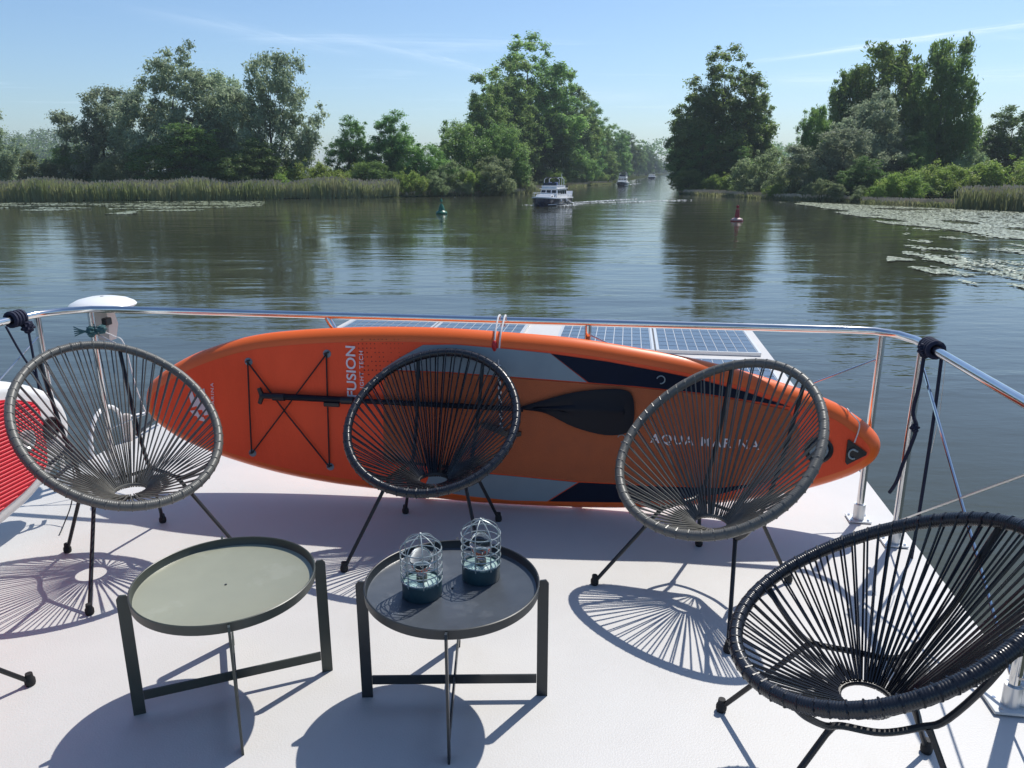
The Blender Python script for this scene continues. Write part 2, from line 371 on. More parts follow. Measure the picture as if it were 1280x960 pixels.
def foliage(centers, radii, n_each, size, rng, droop=0.0, center=None, flat=.8, hang=0.0):
    """leaf-cluster faces scattered round clump centres; returns numpy verts, faces"""
    P = []; Rr = []
    for c, r, k in zip(centers, radii, n_each):
        d = rng.normal(size=(k, 3)); d /= np.linalg.norm(d, axis=1)[:, None]
        rad = r*np.clip(np.abs(rng.normal(.62, .36, size=(k, 1))), .05, 1.35)
        q = d*rad; q[:, 2] *= flat
        if hang: q[:, 2] -= np.abs(rng.normal(0, hang*r, size=k))*(rng.random(k) < .55)
        P.append(q+np.array(c)[None]); Rr.append(d)
    P = np.concatenate(P); D = np.concatenate(Rr); n = len(P)
    N = D*0.8+rng.normal(size=(n, 3))*.75; N[:, 2] += .75
    N /= np.linalg.norm(N, axis=1)[:, None]
    T = np.cross(N, rng.normal(size=(n, 3)));
    if droop: T = T*(1-droop)+np.array([0, 0, -1.0])*droop
    T /= np.linalg.norm(T, axis=1)[:, None]+1e-9
    Bn = np.cross(N, T); Bn /= np.linalg.norm(Bn, axis=1)[:, None]+1e-9
    s = size*rng.uniform(.55, 1.35, size=(n, 1)); asp = (1.0+droop*1.6)
    V = np.stack([P-T*s*asp, P+Bn*s*.55-N*s*.15, P+T*s*asp, P-Bn*s*.55+N*s*.15], 1).reshape(-1, 3)
    return V, n
def quads_mesh(name, V, n, m):
    me = bpy.data.meshes.new(name); me.vertices.add(len(V)); me.vertices.foreach_set('co', V.astype(np.float32).ravel())
    me.loops.add(4*n); me.loops.foreach_set('vertex_index', np.arange(4*n, dtype=np.int32))
    me.polygons.add(n); me.polygons.foreach_set('loop_start', np.arange(0, 4*n, 4, dtype=np.int32))
    try: me.polygons.foreach_set('loop_total', np.full(n, 4, dtype=np.int32))
    except Exception: pass
    me.materials.append(m); me.update(calc_edges=True); me.validate(); return me

MEAS = {}
def make_tree_kind(name, h, lobes, leafs, size, lm, clumps, clump_r, bark='bark', droop=0, hang=0, flat=.8, seed=1, trunk_r=.32, stems=1, low=.12):
    """returns (trunk mesh, crown mesh, height). lobes: ellipsoids (x,y,z,rx,ry,rz) in units of h"""
    g = np.random.default_rng(seed); cen = []; rad = []; vol = np.array([l[3]*l[4]*l[5] for l in lobes])**.67; vol /= vol.sum()
    clumps = int(clumps*3.2); clump_r *= .72; leafs = int(leafs*2.3); size *= .70
    for i in range(clumps):
        l = lobes[g.choice(len(lobes), p=vol)]
        d = g.normal(size=3); d /= np.linalg.norm(d)
        rr = g.uniform(.10, 1.0)**.5
        rr *= 1+.16*math.sin(3*d[0]+seed)*math.cos(4*d[2]+seed*2)
        c = np.array([l[0]+d[0]*l[3]*rr, l[1]+d[1]*l[4]*rr, l[2]+d[2]*l[5]*rr])*h
        c[2] = max(c[2], h*low); cen.append(c); rad.append(clump_r*h*g.uniform(.45, 1.35))
    rad = np.array(rad); k = rad**1.7; k = (k/k.sum()*leafs*.9).astype(int)+3
    V, n = foliage(cen, rad, k, size, g, droop, flat=flat, hang=hang)
    # a thin scatter of single sprays beyond the clumps breaks the outline
    sp = [cen[i]+g.normal(size=3)*rad[i]*.35 for i in g.integers(0, len(cen), int(clumps*1.2))]
    V2, n2 = foliage(sp, [clump_r*h*.3]*len(sp), [max(3, int(leafs*.1/len(sp)))]*len(sp), size, g, droop, flat=flat, hang=hang)
    V = np.concatenate([V, V2]); n += n2
    MEAS[name+str(seed)] = ((np.percentile(V[:, 0], 98.5)-np.percentile(V[:, 0], 1.5)), np.percentile(V[:, 2], 99.85))
    crown = quads_mesh('crown', V, n, LM[lm])
    mb = MB()
    for s in range(stems):
        bx, by = (0, 0) if stems == 1 else (g.uniform(-.04, .04)*h, g.uniform(-.03, .03)*h)
        tx, ty = (lobes[s % len(lobes)][0]*h*.6, lobes[s % len(lobes)][1]*h*.6) if stems > 1 else (0, 0)
        top = .82*h if stems == 1 else lobes[s % len(lobes)][2]*h+.1*h
        path = [Vector((bx+(tx-bx)*t+g.normal()*.012*h*t, by+(ty-by)*t+g.normal()*.012*h*t, top*t)) for t in (0, .15, .32, .5, .7, .86, 1)]
        path = catmull(path, 3); r0 = trunk_r/(stems**.5)
        mb.tube(path, [r0*(1-.88*i/(len(path)-1))*(1.35 if i == 0 else 1) for i in range(len(path))], 7)
        for i in g.choice(len(cen), min(len(cen), int(26/stems)+6), replace=False):
            c = Vector(cen[i]); j = int(min(len(path)-2, max(1, (c.z/top-.22)*len(path)*.8))); a = path[j]
            if (c-a).length > .5*h: continue
            m1 = a.lerp(c, .5)+Vector((0, 0, .03*h if not hang else .06*h)); br = r0*(1-.8*j/len(path))*.42
            mb.tube([a, a.lerp(m1, .6), m1, c], [br, br*.8, br*.55, br*.15], 5, cap=False)
    m_ = MEAS[name+str(seed)]; return mb.mesh('trunk', M[bark]), crown, m_[1], m_[0]

K = {}
K['willow_a'] = make_tree_kind('willow', 20, [(0, 0, .62, .26, .22, .34), (-.30, .05, .46, .20, .2, .26), (.28, 0, .45, .2, .2, .3), (.05, -.1, .30, .34, .26, .22)], 19000, .24, 'silver', 95, .075, seed=3, trunk_r=.5, stems=4, hang=.3, droop=.25, low=.05)
K['willow_b'] = make_tree_kind('willow', 20, [(.05, 0, .66, .22, .2, .30), (-.16, 0, .45, .2, .2, .3), (.2, .05, .40, .22, .2, .28), (0, 0, .2, .3, .25, .16)], 16000, .24, 'silver', 80, .075, seed=5, trunk_r=.45, stems=3, hang=.3, droop=.25, low=.05)
K['poplar'] = make_tree_kind('poplar', 27, [(0, 0, .68, .20, .18, .30), (-.14, 0, .45, .18, .18, .28), (.15, .03, .50, .17, .18, .28), (0, -.04, .24, .26, .22, .20)], 30000, .27, 'mid', 120, .055, seed=8, trunk_r=.55, stems=2, droop=.1, low=.04)
K['alder'] = make_tree_kind('alder', 16, [(0, 0, .62, .22, .20, .34), (-.17, 0, .42, .2, .2, .27), (.17, .02, .38, .2, .2, .26), (0, 0, .2, .28, .24, .16)], 22000, .20, 'dark', 85, .07, seed=11, trunk_r=.32, stems=2, low=.04)
K['dark_tall'] = make_tree_kind('alder', 22, [(0.03, 0, .64, .19, .18, .33), (-.17, 0, .40, .2, .2, .28), (.16, .02, .46, .17, .18, .3), (0, 0, .18, .30, .26, .16)], 28000, .25, 'dark', 110, .06, seed=14, trunk_r=.45, stems=3, low=.03)
K['birch'] = make_tree_kind('birch', 20, [(0, 0, .64, .17, .16, .34), (-.11, 0, .42, .15, .15, .26), (.12, 0, .45, .14, .15, .28), (0, 0, .25, .2, .18, .18)], 17000, .19, 'birch', 95, .05, bark='bark_birch', seed=17, trunk_r=.25, stems=2, hang=1.3, droop=.5, flat=.9, low=.08)
K['sallow'] = make_tree_kind('sallow', 9, [(0, 0, .52, .45, .4, .42), (-.38, 0, .35, .3, .3, .32), (.38, .05, .34, .3, .3, .3), (0, -.1, .2, .6, .4, .2)], 16000, .17, 'pale', 70, .12, seed=21, trunk_r=.16, stems=4, hang=.3, droop=.2, low=.03)
K['bush'] = make_tree_kind('bush', 5, [(0, 0, .5, .6, .5, .42), (-.6, 0, .36, .4, .4, .33), (.6, 0, .38, .4, .4, .32), (.1, -.1, .2, .9, .5, .2)], 12000, .14, 'light', 60, .16, seed=25, trunk_r=.08, stems=5, low=.03)
K['round'] = make_tree_kind('round', 11, [(0, 0, .55, .36, .34, .40), (-.24, 0, .38, .27, .27, .3), (.26, .05, .36, .25, .27, .28), (0, -.05, .18, .4, .34, .17)], 18000, .18, 'mid', 75, .10, seed=29, trunk_r=.24, stems=3, low=.03)
NAMES = {'willow_a': 'willow_tree', 'willow_b': 'willow_tree', 'poplar': 'poplar_tree', 'alder': 'alder_tree', 'dark_tall': 'alder_tree', 'birch': 'birch_tree', 'sallow': 'willow_bush', 'bush': 'leafy_bush', 'round': 'round_tree'}
WID = {'willow_a': .95, 'willow_b': .80, 'poplar': .66, 'alder': .76, 'dark_tall': .72, 'birch': .56, 'sallow': 1.45, 'bush': 2.1, 'round': 1.0}
def shore_x(S, Y):
    P = [p for p in S if p[1] > 130]
    for a, b in zip(P[:-1], P[1:]):
        if a[1] <= Y <= b[1]: return a[0]+(b[0]-a[0])*(Y-a[1])/(b[1]-a[1])
    return P[0][0]
def plant(kind, px, top, Y, wpx, label, group='trees along the river banks', rz=None, base=.35, cat=None, mesh_swap=None):
    """tree of a kind whose crown is centred on the line of sight px at distance Y, reaching up to the line top, wpx wide"""
    T = atY(px, top+6, Y); z0 = WATER+base; hh = T.z-z0
    tm, cm, h, wreal = K[kind]; depth = Y*cp_+(EYE-T.z)*sp_*-1
    wid = wpx/F_PX*(Y*cp_-(T.z-EYE)*0)*1.0; s = hh/h; sx = wid/wreal
    sx = max(.5*s, min(2.3*s, sx))
    half = sx*wreal/2; X = T.x
    if Y > 140 and 600 < px < 838: X = min(X, shore_x(L_SHORE, Y)-.5*half)
    if Y > 144 and 838 <= px < 900: X = max(X, shore_x(R_SHORE[::-1], Y)+.6*half)
    T.x = X
    o = thing(NAMES[kind], label, cat or ('bush' if kind in ('sallow', 'bush') else 'tree'), (T.x, Y, z0), rz if rz is not None else 0, group)
    for nm, me in (('trunk', tm), ('crown', cm)): link(nm, me, o)
    o.scale = (sx, (sx+s)/2 if sx < s*1.3 else s, s)
    return o

BK = 'trees along the river banks'
# --- left bank, from the left
plant('willow_b', -42, 128, 128, 84, 'willow cut by the left picture edge above the reeds', BK)
plant('sallow', 25, 184, 134, 110, 'light grey-green bush behind the reeds at the far left edge')
plant('round', 88, 176, 138, 80, 'round mid-green tree left of the big willows, behind the reeds')
plant('willow_b', 118, 103, 140, 95, 'small outermost silver willow on the left side of the big willow clump', rz=.5)
plant('willow_a', 212, 52, 136, 158, 'tallest and widest silver-grey willow of the clump behind the left reeds')
plant('sallow', 150, 186, 130, 70, 'pale yellow-green bush in front of the left willow clump')
plant('willow_b', 275, 84, 141, 90, 'middle silver willow showing between the two tall willows on the left', rz=2.0)
plant('willow_b', 328, 60, 133, 108, 'right-hand tall silver willow of the clump behind the reeds')
plant('alder', 235, 150, 128, 150, 'low dark tree filling the foot of the left willow clump')
plant('alder', 322, 168, 126, 96, 'low dark tree under the right-hand tall willow on the left bank', rz=1)
plant('bush', 392, 194, 128, 80, 'bright yellow-green bush right of the big willows behind the reeds')
plant('bush', 348, 204, 129, 90, 'low green bush behind the reeds right of the willow trunks', rz=2)
plant('alder', 440, 140, 140, 62, 'left one of two small dark trees between willows and tall poplars')
plant('alder', 490, 134, 142, 82, 'right one of two small dark trees between willows and tall poplars', rz=2.3)
plant('round', 462, 196, 134, 66, 'low round tree behind the right end of the left reeds')
plant('round', 530, 175, 137, 70, 'round bushy tree just right of the reed bed end')
plant('round', 575, 146, 146, 92, 'mid-height round tree left below the tall poplars', rz=1.2)
plant('sallow', 560, 196, 136, 70, 'grey-green bush at the waterline behind the green buoy')
plant('sallow', 618, 190, 139, 76, 'rounded grey-green bush at the waterline left of the motor cruiser', rz=1.5)
plant('round', 628, 150, 150, 70, 'round mid-green tree in front of the tall poplars', rz=2.6)
plant('poplar', 610, 86, 172, 84, 'darker poplar on the left flank of the tallest poplar', rz=1.8)
plant('poplar', 662, 40, 200, 124, 'tallest poplar of the left bank, at the corner of the canal')
plant('poplar', 640, 70, 186, 90, 'second tallest poplar just left of the tallest one', rz=4.1)
plant('poplar', 708, 84, 238, 74, 'poplar on the right flank of the tallest poplar', rz=2.7)
plant('sallow', 662, 190, 152, 36, 'pale slim willow bush at the canal corner above the motor cruiser', rz=.6)
plant('dark_tall', 690, 142, 196, 64, 'low dark tree at the canal corner right of the motor cruiser')
plant('dark_tall', 736, 120, 264, 50, 'dark tree in the canal row beside the poplars', rz=.8)
plant('round', 722, 180, 228, 46, 'low round tree overhanging the canal right of the poplars')
plant('poplar', 752, 142, 292, 46, 'rounded poplar half way along the canal row', rz=.9)
plant('round', 762, 186, 300, 30, 'pale round tree leaning over the canal near the second boat', rz=2)
FL = ['rounded tree ending the tall part of the left canal row', 'tree next beyond the rounded one in the left canal row', 'tree in the left canal row above the second boat', 'tree in the left canal row left of the third boat', 'tree in the left canal row above the third boat']+['tiny distant tree at the far end of the left canal row']*5
for i, (px, top, Y, wp) in enumerate([(767, 150, 330, 42), (778, 157, 385, 36), (787, 162, 440, 32), (799, 169, 525, 28), (809, 176, 620, 24), (818, 184, 730, 20), (825, 190, 860, 17), (830, 196, 1050, 14), (834, 201, 1300, 12)]):
    plant(['poplar', 'dark_tall', 'alder'][i % 3], px, top, Y, wp, FL[i], 'far trees of the left canal bank', rz=i*1.3)
# --- right bank
plant('dark_tall', 866, 104, 153, 66, 'dark leaning tree at the left edge of the right-bank clump, by the canal mouth', rz=.5)
plant('poplar', 912, 54, 154, 112, 'tall dark tree right of the canal mouth, highest of its clump')
plant('poplar', 948, 100, 158, 62, 'lighter green tree on the right flank of the tall dark canal tree', rz=1.4)
plant('alder', 880, 158, 150, 80, 'low dark tree at the waterline right of the canal mouth')
plant('alder', 922, 178, 147, 80, 'low dark tree at the waterline behind the red buoy', rz=2)
for i, (px, top, Y, wp) in enumerate([(858, 130, 200, 44), (854, 150, 270, 34), (850, 168, 380, 26), (848, 184, 560, 20), (846, 196, 850, 16)]):
    plant(['dark_tall', 'alder'][i % 2], px, top, Y, wp, 'far right-bank canal tree behind the canal mouth clump', 'far trees of the right canal bank', rz=i*1.1+.4)
plant('sallow', 962, 180, 132, 84, 'pale silver bush between the tall canal tree and the birches')
plant('birch', 1020, 128, 128, 44, 'thin wispy birch left of the big birch clump', rz=1)
plant('sallow', 1000, 196, 118, 80, 'dark-footed willow bush over the water lilies, left of the larger willow', rz=2.2)
plant('willow_b', 1044, 155, 117, 108, 'rounded grey-green willow at the lily water edge')
plant('willow_a', 1095, 106, 126, 120, 'grey-green willow in front of the tall birches', rz=.7)
plant('birch', 1112, 52, 138, 112, 'left one of two tall weeping birches on the right bank')
plant('birch', 1186, 43, 130, 84, 'right one of two tall weeping birches on the right bank', rz=2.1)
plant('birch', 1066, 82, 140, 60, 'birch with thin drooping side branches left of the tall birches', rz=3.3)
plant('alder', 1150, 160, 124, 90, 'low dark tree under the right weeping birch', rz=1.1)
plant('alder', 1085, 190, 112, 80, 'low dark tree at the waterline under the left weeping birch', rz=.4)
plant('bush', 1130, 206, 107, 70, 'bright green bush at the left end of the right reeds', rz=1.9)
plant('bush', 1185, 196, 112, 110, 'wide yellow-green bush behind the right reeds')
plant('bush', 1250, 190, 112, 110, 'light green bush behind the right end of the reeds', rz=2.5)
plant('bush', 1300, 196, 104, 90, 'light green bush cut by the right picture edge', rz=.8)
plant('sallow', 1215, 182, 124, 60, 'grey-green bush below the isolated dark tree on the right', rz=.3)
plant('alder', 1270, 128, 138, 92, 'isolated dark tree at the right picture edge')
plant('round', 1320, 150, 128, 90, 'round tree just past the right picture edge', rz=1)

for i, (px, top, Y, wp, kd) in enumerate([(512, 205, 130, 44, 'bush'), (545, 208, 132.5, 40, 'sallow'), (588, 205, 136, 50, 'bush'), (640, 206, 142, 44, 'bush'), (662, 208, 156, 34, 'sallow'), (694, 206, 190, 34, 'bush'), (722, 206, 225, 30, 'sallow'), (750, 208, 270, 26, 'bush')]):
    plant(kd, px, top, Y, wp, ['low bush against the right end of the left reeds', 'low grey-green bush left above the green buoy', 'low bush right above the green buoy', 'low bush left of the motor cruiser', 'low grey-green bush behind the motor cruiser', 'low bush at the canal edge right of the motor cruiser', 'low bush at the canal edge left of the second boat', 'low bush at the canal edge behind the second boat'][i], 'low bushes along the waterline', rz=i*1.7)
for i, (px, top, Y, wp, kd) in enumerate([(862, 206, 146, 40, 'round'), (900, 210, 142, 50, 'bush'), (945, 214, 130, 54, 'sallow'), (985, 222, 119, 54, 'bush'), (1030, 218, 111, 60, 'sallow'), (1075, 226, 108.5, 50, 'sallow'), (1112, 222, 107.5, 50, 'bush')]):
    plant(kd, px, top, Y, wp, ['small round tree at the right corner of the canal mouth', 'low bush behind the red buoy, left', 'low grey-green bush behind the red buoy, right', 'low bush over the left end of the lily field', 'pale low bush at the foot of the rounded willow', 'pale low bush at the waterline under the grey-green willow', 'low bush just left of the bright green bush'][i], 'low bushes along the waterline', rz=i*2.1)

# --- wooded hills far behind (cannot be counted)
def wood(name, x0, x1, y0, y1, hz, count, seed, label):
    g = np.random.default_rng(seed); cen = []; rad = []
    for i in range(count):
        x = g.uniform(x0, x1); y = y0+(y1-y0)*g.random()**1.3; t = (y-y0)/(y1-y0)
        z = WATER+2+hz*t*(.8+.2*math.sin(x*.013+1)) + g.uniform(9, 16)
        for q in range(3): cen.append((x+g.normal()*2, y+g.normal()*2, z-q*4)); rad.append(g.uniform(3, 5.5))
    V, n = foliage(cen, rad, [26]*len(cen), .95, g)
    o = bpy.data.objects.new(name, quads_mesh(name, V, n, LM['dark'])); C.objects.link(o)
    return tag(o, label, 'wood', kind='stuff')
wood('far_wood', -640, -300, 560, 900, 34, 620, 5, 'dark wooded hill far behind the left willows')
wood('far_wood', 120, 560, 480, 800, 19, 560, 6, 'dark wood far behind the birches on the right bank')
mb = MB()
hp = []
for (x, y, z) in [(-700, 540, .5), (-280, 540, .5), (-260, 700, 12), (-270, 920, 24), (-760, 920, 30), (-760, 700, 15)]: hp.append((x, y, WATER+z))
mb.add(hp, [(0, 1, 2, 5), (5, 2, 3, 4)]); tag(mb.build('hill', M['soil']), kind='structure')

from mathutils import noise as mn
# --- reeds (nobody could count them)
M['reed'] = leaf_mat('reed_blades', (.18, .225, .085), (.27, .29, .135), (.35, .33, .20), .55, .12)
M['plume'] = mat('reed_plumes', (.60, .50, .36), .9, var=.35, vscale=.3, spec=0)
def reeds(name, path, depth, hgt, n, seed, label):
    g = np.random.default_rng(seed); P = [Vector((a, b, 0)) for a, b in path]; L = [(P[i+1]-P[i]).length for i in range(len(P)-1)]; tot = sum(L)
    V = []; V2 = []
    for i in range(n):
        t = g.random()*tot; k = 0
        while t > L[k] and k < len(L)-1: t -= L[k]; k += 1
        p = P[k].lerp(P[k+1], t/L[k]); nrm = Vector((P[k].y-P[k+1].y, P[k+1].x-P[k].x, 0)).normalized()
        if nrm.y < 0: nrm = -nrm
        d = g.random()**1.4*depth; e = math.sin(p.x*.9)*.5+math.sin(p.x*.31)*.8
        x = p.x+nrm.x*(d+e*.4); y = p.y+nrm.y*(d+e*.4)
        h = hgt*(.5+.5*g.random()**.7)*(.86+.13*math.sin(p.x*.5+seed)*math.sin(p.x*.17)+.10*mn.noise(Vector((x*.45, y*.3, seed))))
        a = g.uniform(0, PI); wd = .05+.05*g.random(); lx, ly = g.normal()*.22, g.normal()*.16
        cx, cy = math.cos(a)*wd, math.sin(a)*wd*.5
        z0 = WATER-.05
        V += [(x-cx, y-cy, z0), (x+cx, y+cy, z0), (x+lx+cx*.5, y+ly+cy*.5, z0+h), (x+lx-cx*.5, y+ly-cy*.5, z0+h)]
        if g.random() < .33:
            q = .09; hh = z0+h*.97
            V2 += [(x+lx-q*.4, y+ly, hh-.05), (x+lx+q*.4, y+ly, hh-.05), (x+lx+q*1.1+.05, y+ly, hh+.22), (x+lx+q*.2, y+ly+.03, hh+.34)]
    V = np.array(V); V2 = np.array(V2)
    me = quads_mesh(name, np.concatenate([V, V2]), len(V)//4+len(V2)//4, M['reed']); me.materials.append(M['plume'])
    mi = np.zeros(len(me.polygons), dtype=np.int32); mi[len(V)//4:] = 1; me.polygons.foreach_set('material_index', mi)
    o = bpy.data.objects.new(name, me); C.objects.link(o); return tag(o, label, 'reeds', kind='stuff')
reeds('reed_bed', [(-150, 93), (-110, 101), (-70, 109.5), (-44, 116.5), (-18, 127)], 7, 3.3, 26000, 3, 'long bed of green reeds with pinkish plumes along the left shore')
reeds('reed_bed', [(50.5, 90), (54, 86), (57, 82.5), (75, 68), (105, 54)], 5, 3.0, 11000, 4, 'short bed of brownish green reeds at the right shore')

reeds('shore_sedge', [(-18, 127.5), (-6, 136.5), (2, 144.5), (4.5, 160), (15.5, 206), (32, 255)], 5, .9, 9000, 5, 'low green sedge along the left shore below the trees')
reeds('shore_sedge', [(30.8, 147), (33.5, 138.5), (37, 126.5), (41.5, 111.5), (46, 107.5), (50, 98), (52, 91)], 4, .8, 6000, 6, 'low green sedge along the right shore below the trees')
# --- water lilies
M['lily'] = mat('lily_pads', (.30, .34, .22), .38, var=.35, vscale=.8)
def lilies(name, poly_fn, n, seed, label):
    g = np.random.default_rng(seed); mb = MB(); vs = []; fs = []
    k = 0
    while k < n:
        q = poly_fn(g)
        if q is None: continue
        x, y, r = q; o = len(vs); tx, ty = g.normal()*.045, g.normal()*.045; a0 = g.uniform(0, 6)
        for j in range(6):
            a = a0+2*PI*j/6; dx, dy = r*math.cos(a), r*math.sin(a)
            vs.append((x+dx, y+dy, WATER+.035+g.random()*.02+dx*tx+dy*ty))
        fs.append(tuple(range(o, o+6))); k += 1
    mb.add(vs, fs); o = mb.build(name, M['lily'], smooth=False); return tag(o, label, 'water lilies', kind='stuff')
from mathutils import noise as mn
def far_right(g):
    px = g.uniform(975, 1340); t = g.random(); y0 = 253+max(0, (px-1000))*.045; y1 = 256+max(0, (px-1000))*.22; py = y0+(y1-y0)*t
    p = ground(px, py, WATER)
    if mn.noise(Vector((p.x*.25, p.y*.12, 3))) < -.12+.5*(t-.5): return None
    return p.x, p.y, g.uniform(.08, .16)
def near_right(g):
    px = g.uniform(1110, 1480); t = g.random(); py = 318+(px-1110)*.03+t*(14+(px-1110)*.20)
    if px < 1200: py = 320+t*(8+(px-1110)*.26)
    p = ground(px, py, WATER)
    if mn.noise(Vector((p.x*.8, p.y*.35, 8))) < .0: return None
    return p.x, p.y, g.uniform(.05, .11)
def mid_right(g):
    px = g.uniform(1130, 1400); py = g.uniform(285, 330); p = ground(px, py, WATER)
    if mn.noise(Vector((p.x*.5, p.y*.25, 1))) < .28: return None
    return p.x, p.y, g.uniform(.08, .17)
def left_l(g):
    px = g.uniform(-60, 330); py = g.uniform(254, 268) if px < 170 else g.uniform(252, 264); p = ground(px, py, WATER)
    if mn.noise(Vector((p.x*.12, p.y*.25, 5))) < -.05+(py-258)*.03: return None
    return p.x, p.y, g.uniform(.12, .26)
lilies('lily_pads', far_right, 22000, 1, 'broad shining field of lily pads along the right shore')
lilies('lily_pads', near_right, 3600, 2, 'ragged nearer patch of lily pads at the right picture edge')
lilies('lily_pads', mid_right, 900, 4, 'sparse lily pads between the shining field and the nearer patch')
lilies('lily_pads', left_l, 3500, 3, 'lily pads in front of the left reed bed')

# ================================================================ river boats and buoys
M['boat_navy'] = mat('navy_hull_paint', (.010, .012, .040), .25, coat=.4)
M['boat_white'] = mat('white_boat_paint', (.78, .78, .78), .3)
M['boat_glass'] = mat('dark_boat_glass', (.015, .02, .028), .06)
M['boat_blue'] = mat('blue_grey_canvas', (.10, .14, .28), .7)
M['dark_canvas'] = mat('dark_canvas', (.02, .025, .03), .8)
def cruiser(loc, rz, L, Bm, label, flybridge=True, group='motor boats on the canal', dark='boat_navy', detail=True):
    o = thing('motor_cruiser', label, 'boat', loc, rz, group)           # bow towards local -Y
    def sec(y, b, zt, zb):                                               # half section loop
        return [(-b, y, zt), (-b*.93, y, zb+(zt-zb)*.45), (-b*.62, y, zb), (b*.62, y, zb), (b*.93, y, zb+(zt-zb)*.45), (b, y, zt)]
    H = L*.5; st = [(-H, .03, 1.42, .35), (-H+.5, .42, 1.38, -.1), (-H+1.4, .78, 1.3, -.3), (-H+2.8, .97, 1.22, -.35), (0, 1, 1.12, -.35), (H-.6, .96, 1.12, -.35), (H, .90, 1.12, -.2)]
    st = [(y, f*Bm/2, zt, zb) for y, f, zt, zb in st]
    MB().loft([sec(*s) for s in st]).build('hull', M[dark], o)
    MB().loft([[(-b-.05, y, zt-.10), (-b-.05, y, zt+.06), (b+.05, y, zt+.06), (b+.05, y, zt-.10)] for y, b, zt, zb in [(s[0]*1.005, s[1]+.02, s[2], s[3]) for s in st]]).build('gunwale', M['boat_white'], o)
    MB().loft([[(-b-.055, y, .22), (-b-.055, y, .30), (b+.055, y, .30), (b+.055, y, .22)] for y, b in [(s[0], s[1]*.88) for s in st[2:]]]).build('waterline_stripe', M['boat_white'], o)
    def house(y0, y1, w0, w1, z0, z1, rake0, rake1, name):
        m = MB(); m.loft([[(-w0, y0, z0), (w0, y0, z0), (w0, y1, z0), (-w0, y1, z0)], [(-w1, y0+rake0, z1), (w1, y0+rake0, z1), (w1, y1-rake1, z1), (-w1, y1-rake1, z1)]])
        return m.build(name, M['boat_white'], o)
    cw = Bm/2*.80
    house(-H*.62, -H*.18, cw*.92, cw*.8, 1.2, 1.75, .5, 0, 'fore_cabin')
    cab = house(-H*.22, H*.62, cw, cw*.9, 1.18, 2.55, .42, .1, 'wheelhouse')
    # wheelhouse windows: three in front, four along each side
    y0 = -H*.22; fw = cw*.56
    for i in (-1, 0, 1):
        x = i*cw*.60; a = .28; m = MB(); w_ = cw*.25
        ya = y0+.42*((1.95-1.18)/1.37)-.03; yb = y0+.42*((2.40-1.18)/1.37)-.03
        m.add([(x-w_, ya, 1.93), (x+w_, ya, 1.93), (x+w_*.93, yb, 2.38), (x-w_*.93, yb, 2.38), (x-w_, ya+.04, 1.93), (x+w_, ya+.04, 1.93), (x+w_*.93, yb+.04, 2.38), (x-w_*.93, yb+.04, 2.38)], [(0, 1, 2, 3), (4, 5, 6, 7), (0, 1, 5, 4), (2, 3, 7, 6), (0, 3, 7, 4), (1, 2, 6, 5)])
        m.build('window', M['boat_glass'], o, smooth=False)
    for s in (-1, 1):
        for i in range(4):
            yy = y0+.75+i*(H*.84-.9)/4; ln = (H*.84-.9)/4*.8; m = MB()
            for z in (1.75, 2.35):
                xx = s*(cw-(cw*.1)*(z-1.18)/1.37+.02)
                m.add([(xx, yy, z), (xx, yy+ln, z), (xx-s*.04, yy+ln, z), (xx-s*.04, yy, z)], [(0, 1, 2, 3)])
            m.f = []; m.mi = []; m.f = [(0, 1, 5, 4), (2, 3, 7, 6), (0, 3, 2, 1), (4, 5, 6, 7), (0, 4, 7, 3), (1, 2, 6, 5)]; m.mi = [0]*6
            m.build('window', M['boat_glass'], o, smooth=False)
        for i in range(2):
            m = MB(); m.box((s*(cw*.9), -H*.5+i*H*.18, 1.5), (.05, .42, .16)); m.build('window', M['boat_glass'], o)
    MB().box((0, (y0+.30+H*.62)/2, 2.60), (cw*2.05, H*.84-.05, .10), ch=.03).build('wheelhouse_roof', M['boat_white'], o)
    if flybridge:
        m = MB(); zz = 2.65
        m.loft([[(-cw*.85, y0+.55, zz), (cw*.85, y0+.55, zz), (cw*.85, H*.55, zz), (-cw*.85, H*.55, zz)], [(-cw*.88, y0+.45, zz+.42), (cw*.88, y0+.45, zz+.42), (cw*.88, H*.55, zz+.42), (-cw*.88, H*.55, zz+.42)]]); m.build('flybridge', M['boat_white'], o)
        m = MB(); m.add([(-cw*.8, y0+.5, zz+.40), (cw*.8, y0+.5, zz+.40), (cw*.7, y0+.95, zz+.85), (-cw*.7, y0+.95, zz+.85)], [(0, 1, 2, 3)]); m.add([(-cw*.8, y0+.54, zz+.40), (cw*.8, y0+.54, zz+.40), (cw*.7, y0+.99, zz+.85), (-cw*.7, y0+.99, zz+.85)], [(3, 2, 1, 0)]); m.build('windscreen', M['boat_glass'], o, smooth=False)
        for yy in (H*.05, H*.42):
            m = MB(); m.tube([(-cw*.86, yy, zz+.4), (-cw*.86, yy+.05, zz+1.35), (-cw*.6, yy+.05, zz+1.62), (cw*.6, yy+.05, zz+1.62), (cw*.86, yy+.05, zz+1.35), (cw*.86, yy, zz+.4)], .05, 6); m.build('canopy_hoop', M['boat_white'], o)
        m = MB(); m.box((0, H*.05+.1, zz+1.66), (cw*1.3, .35, .12), ch=.03); m.build('folded_canopy', M['dark_canvas'], o)
        for s in (-1, 1):
            MB().box((s*cw*.35, H*.16, zz+.62), (.5, .5, .6), ch=.05).build('seat', M['boat_blue'], o)
        m = MB(); m.tube([(cw*.5, H*.5, 2.6), (cw*.5, H*.5, 4.9)], .035, 5); m.build('mast', M['boat_white'], o)
    else:
        m = MB(); m.tube([(0, H*.1, 2.6), (0, H*.1, 3.8)], .04, 5); m.build('mast', M['boat_white'], o)
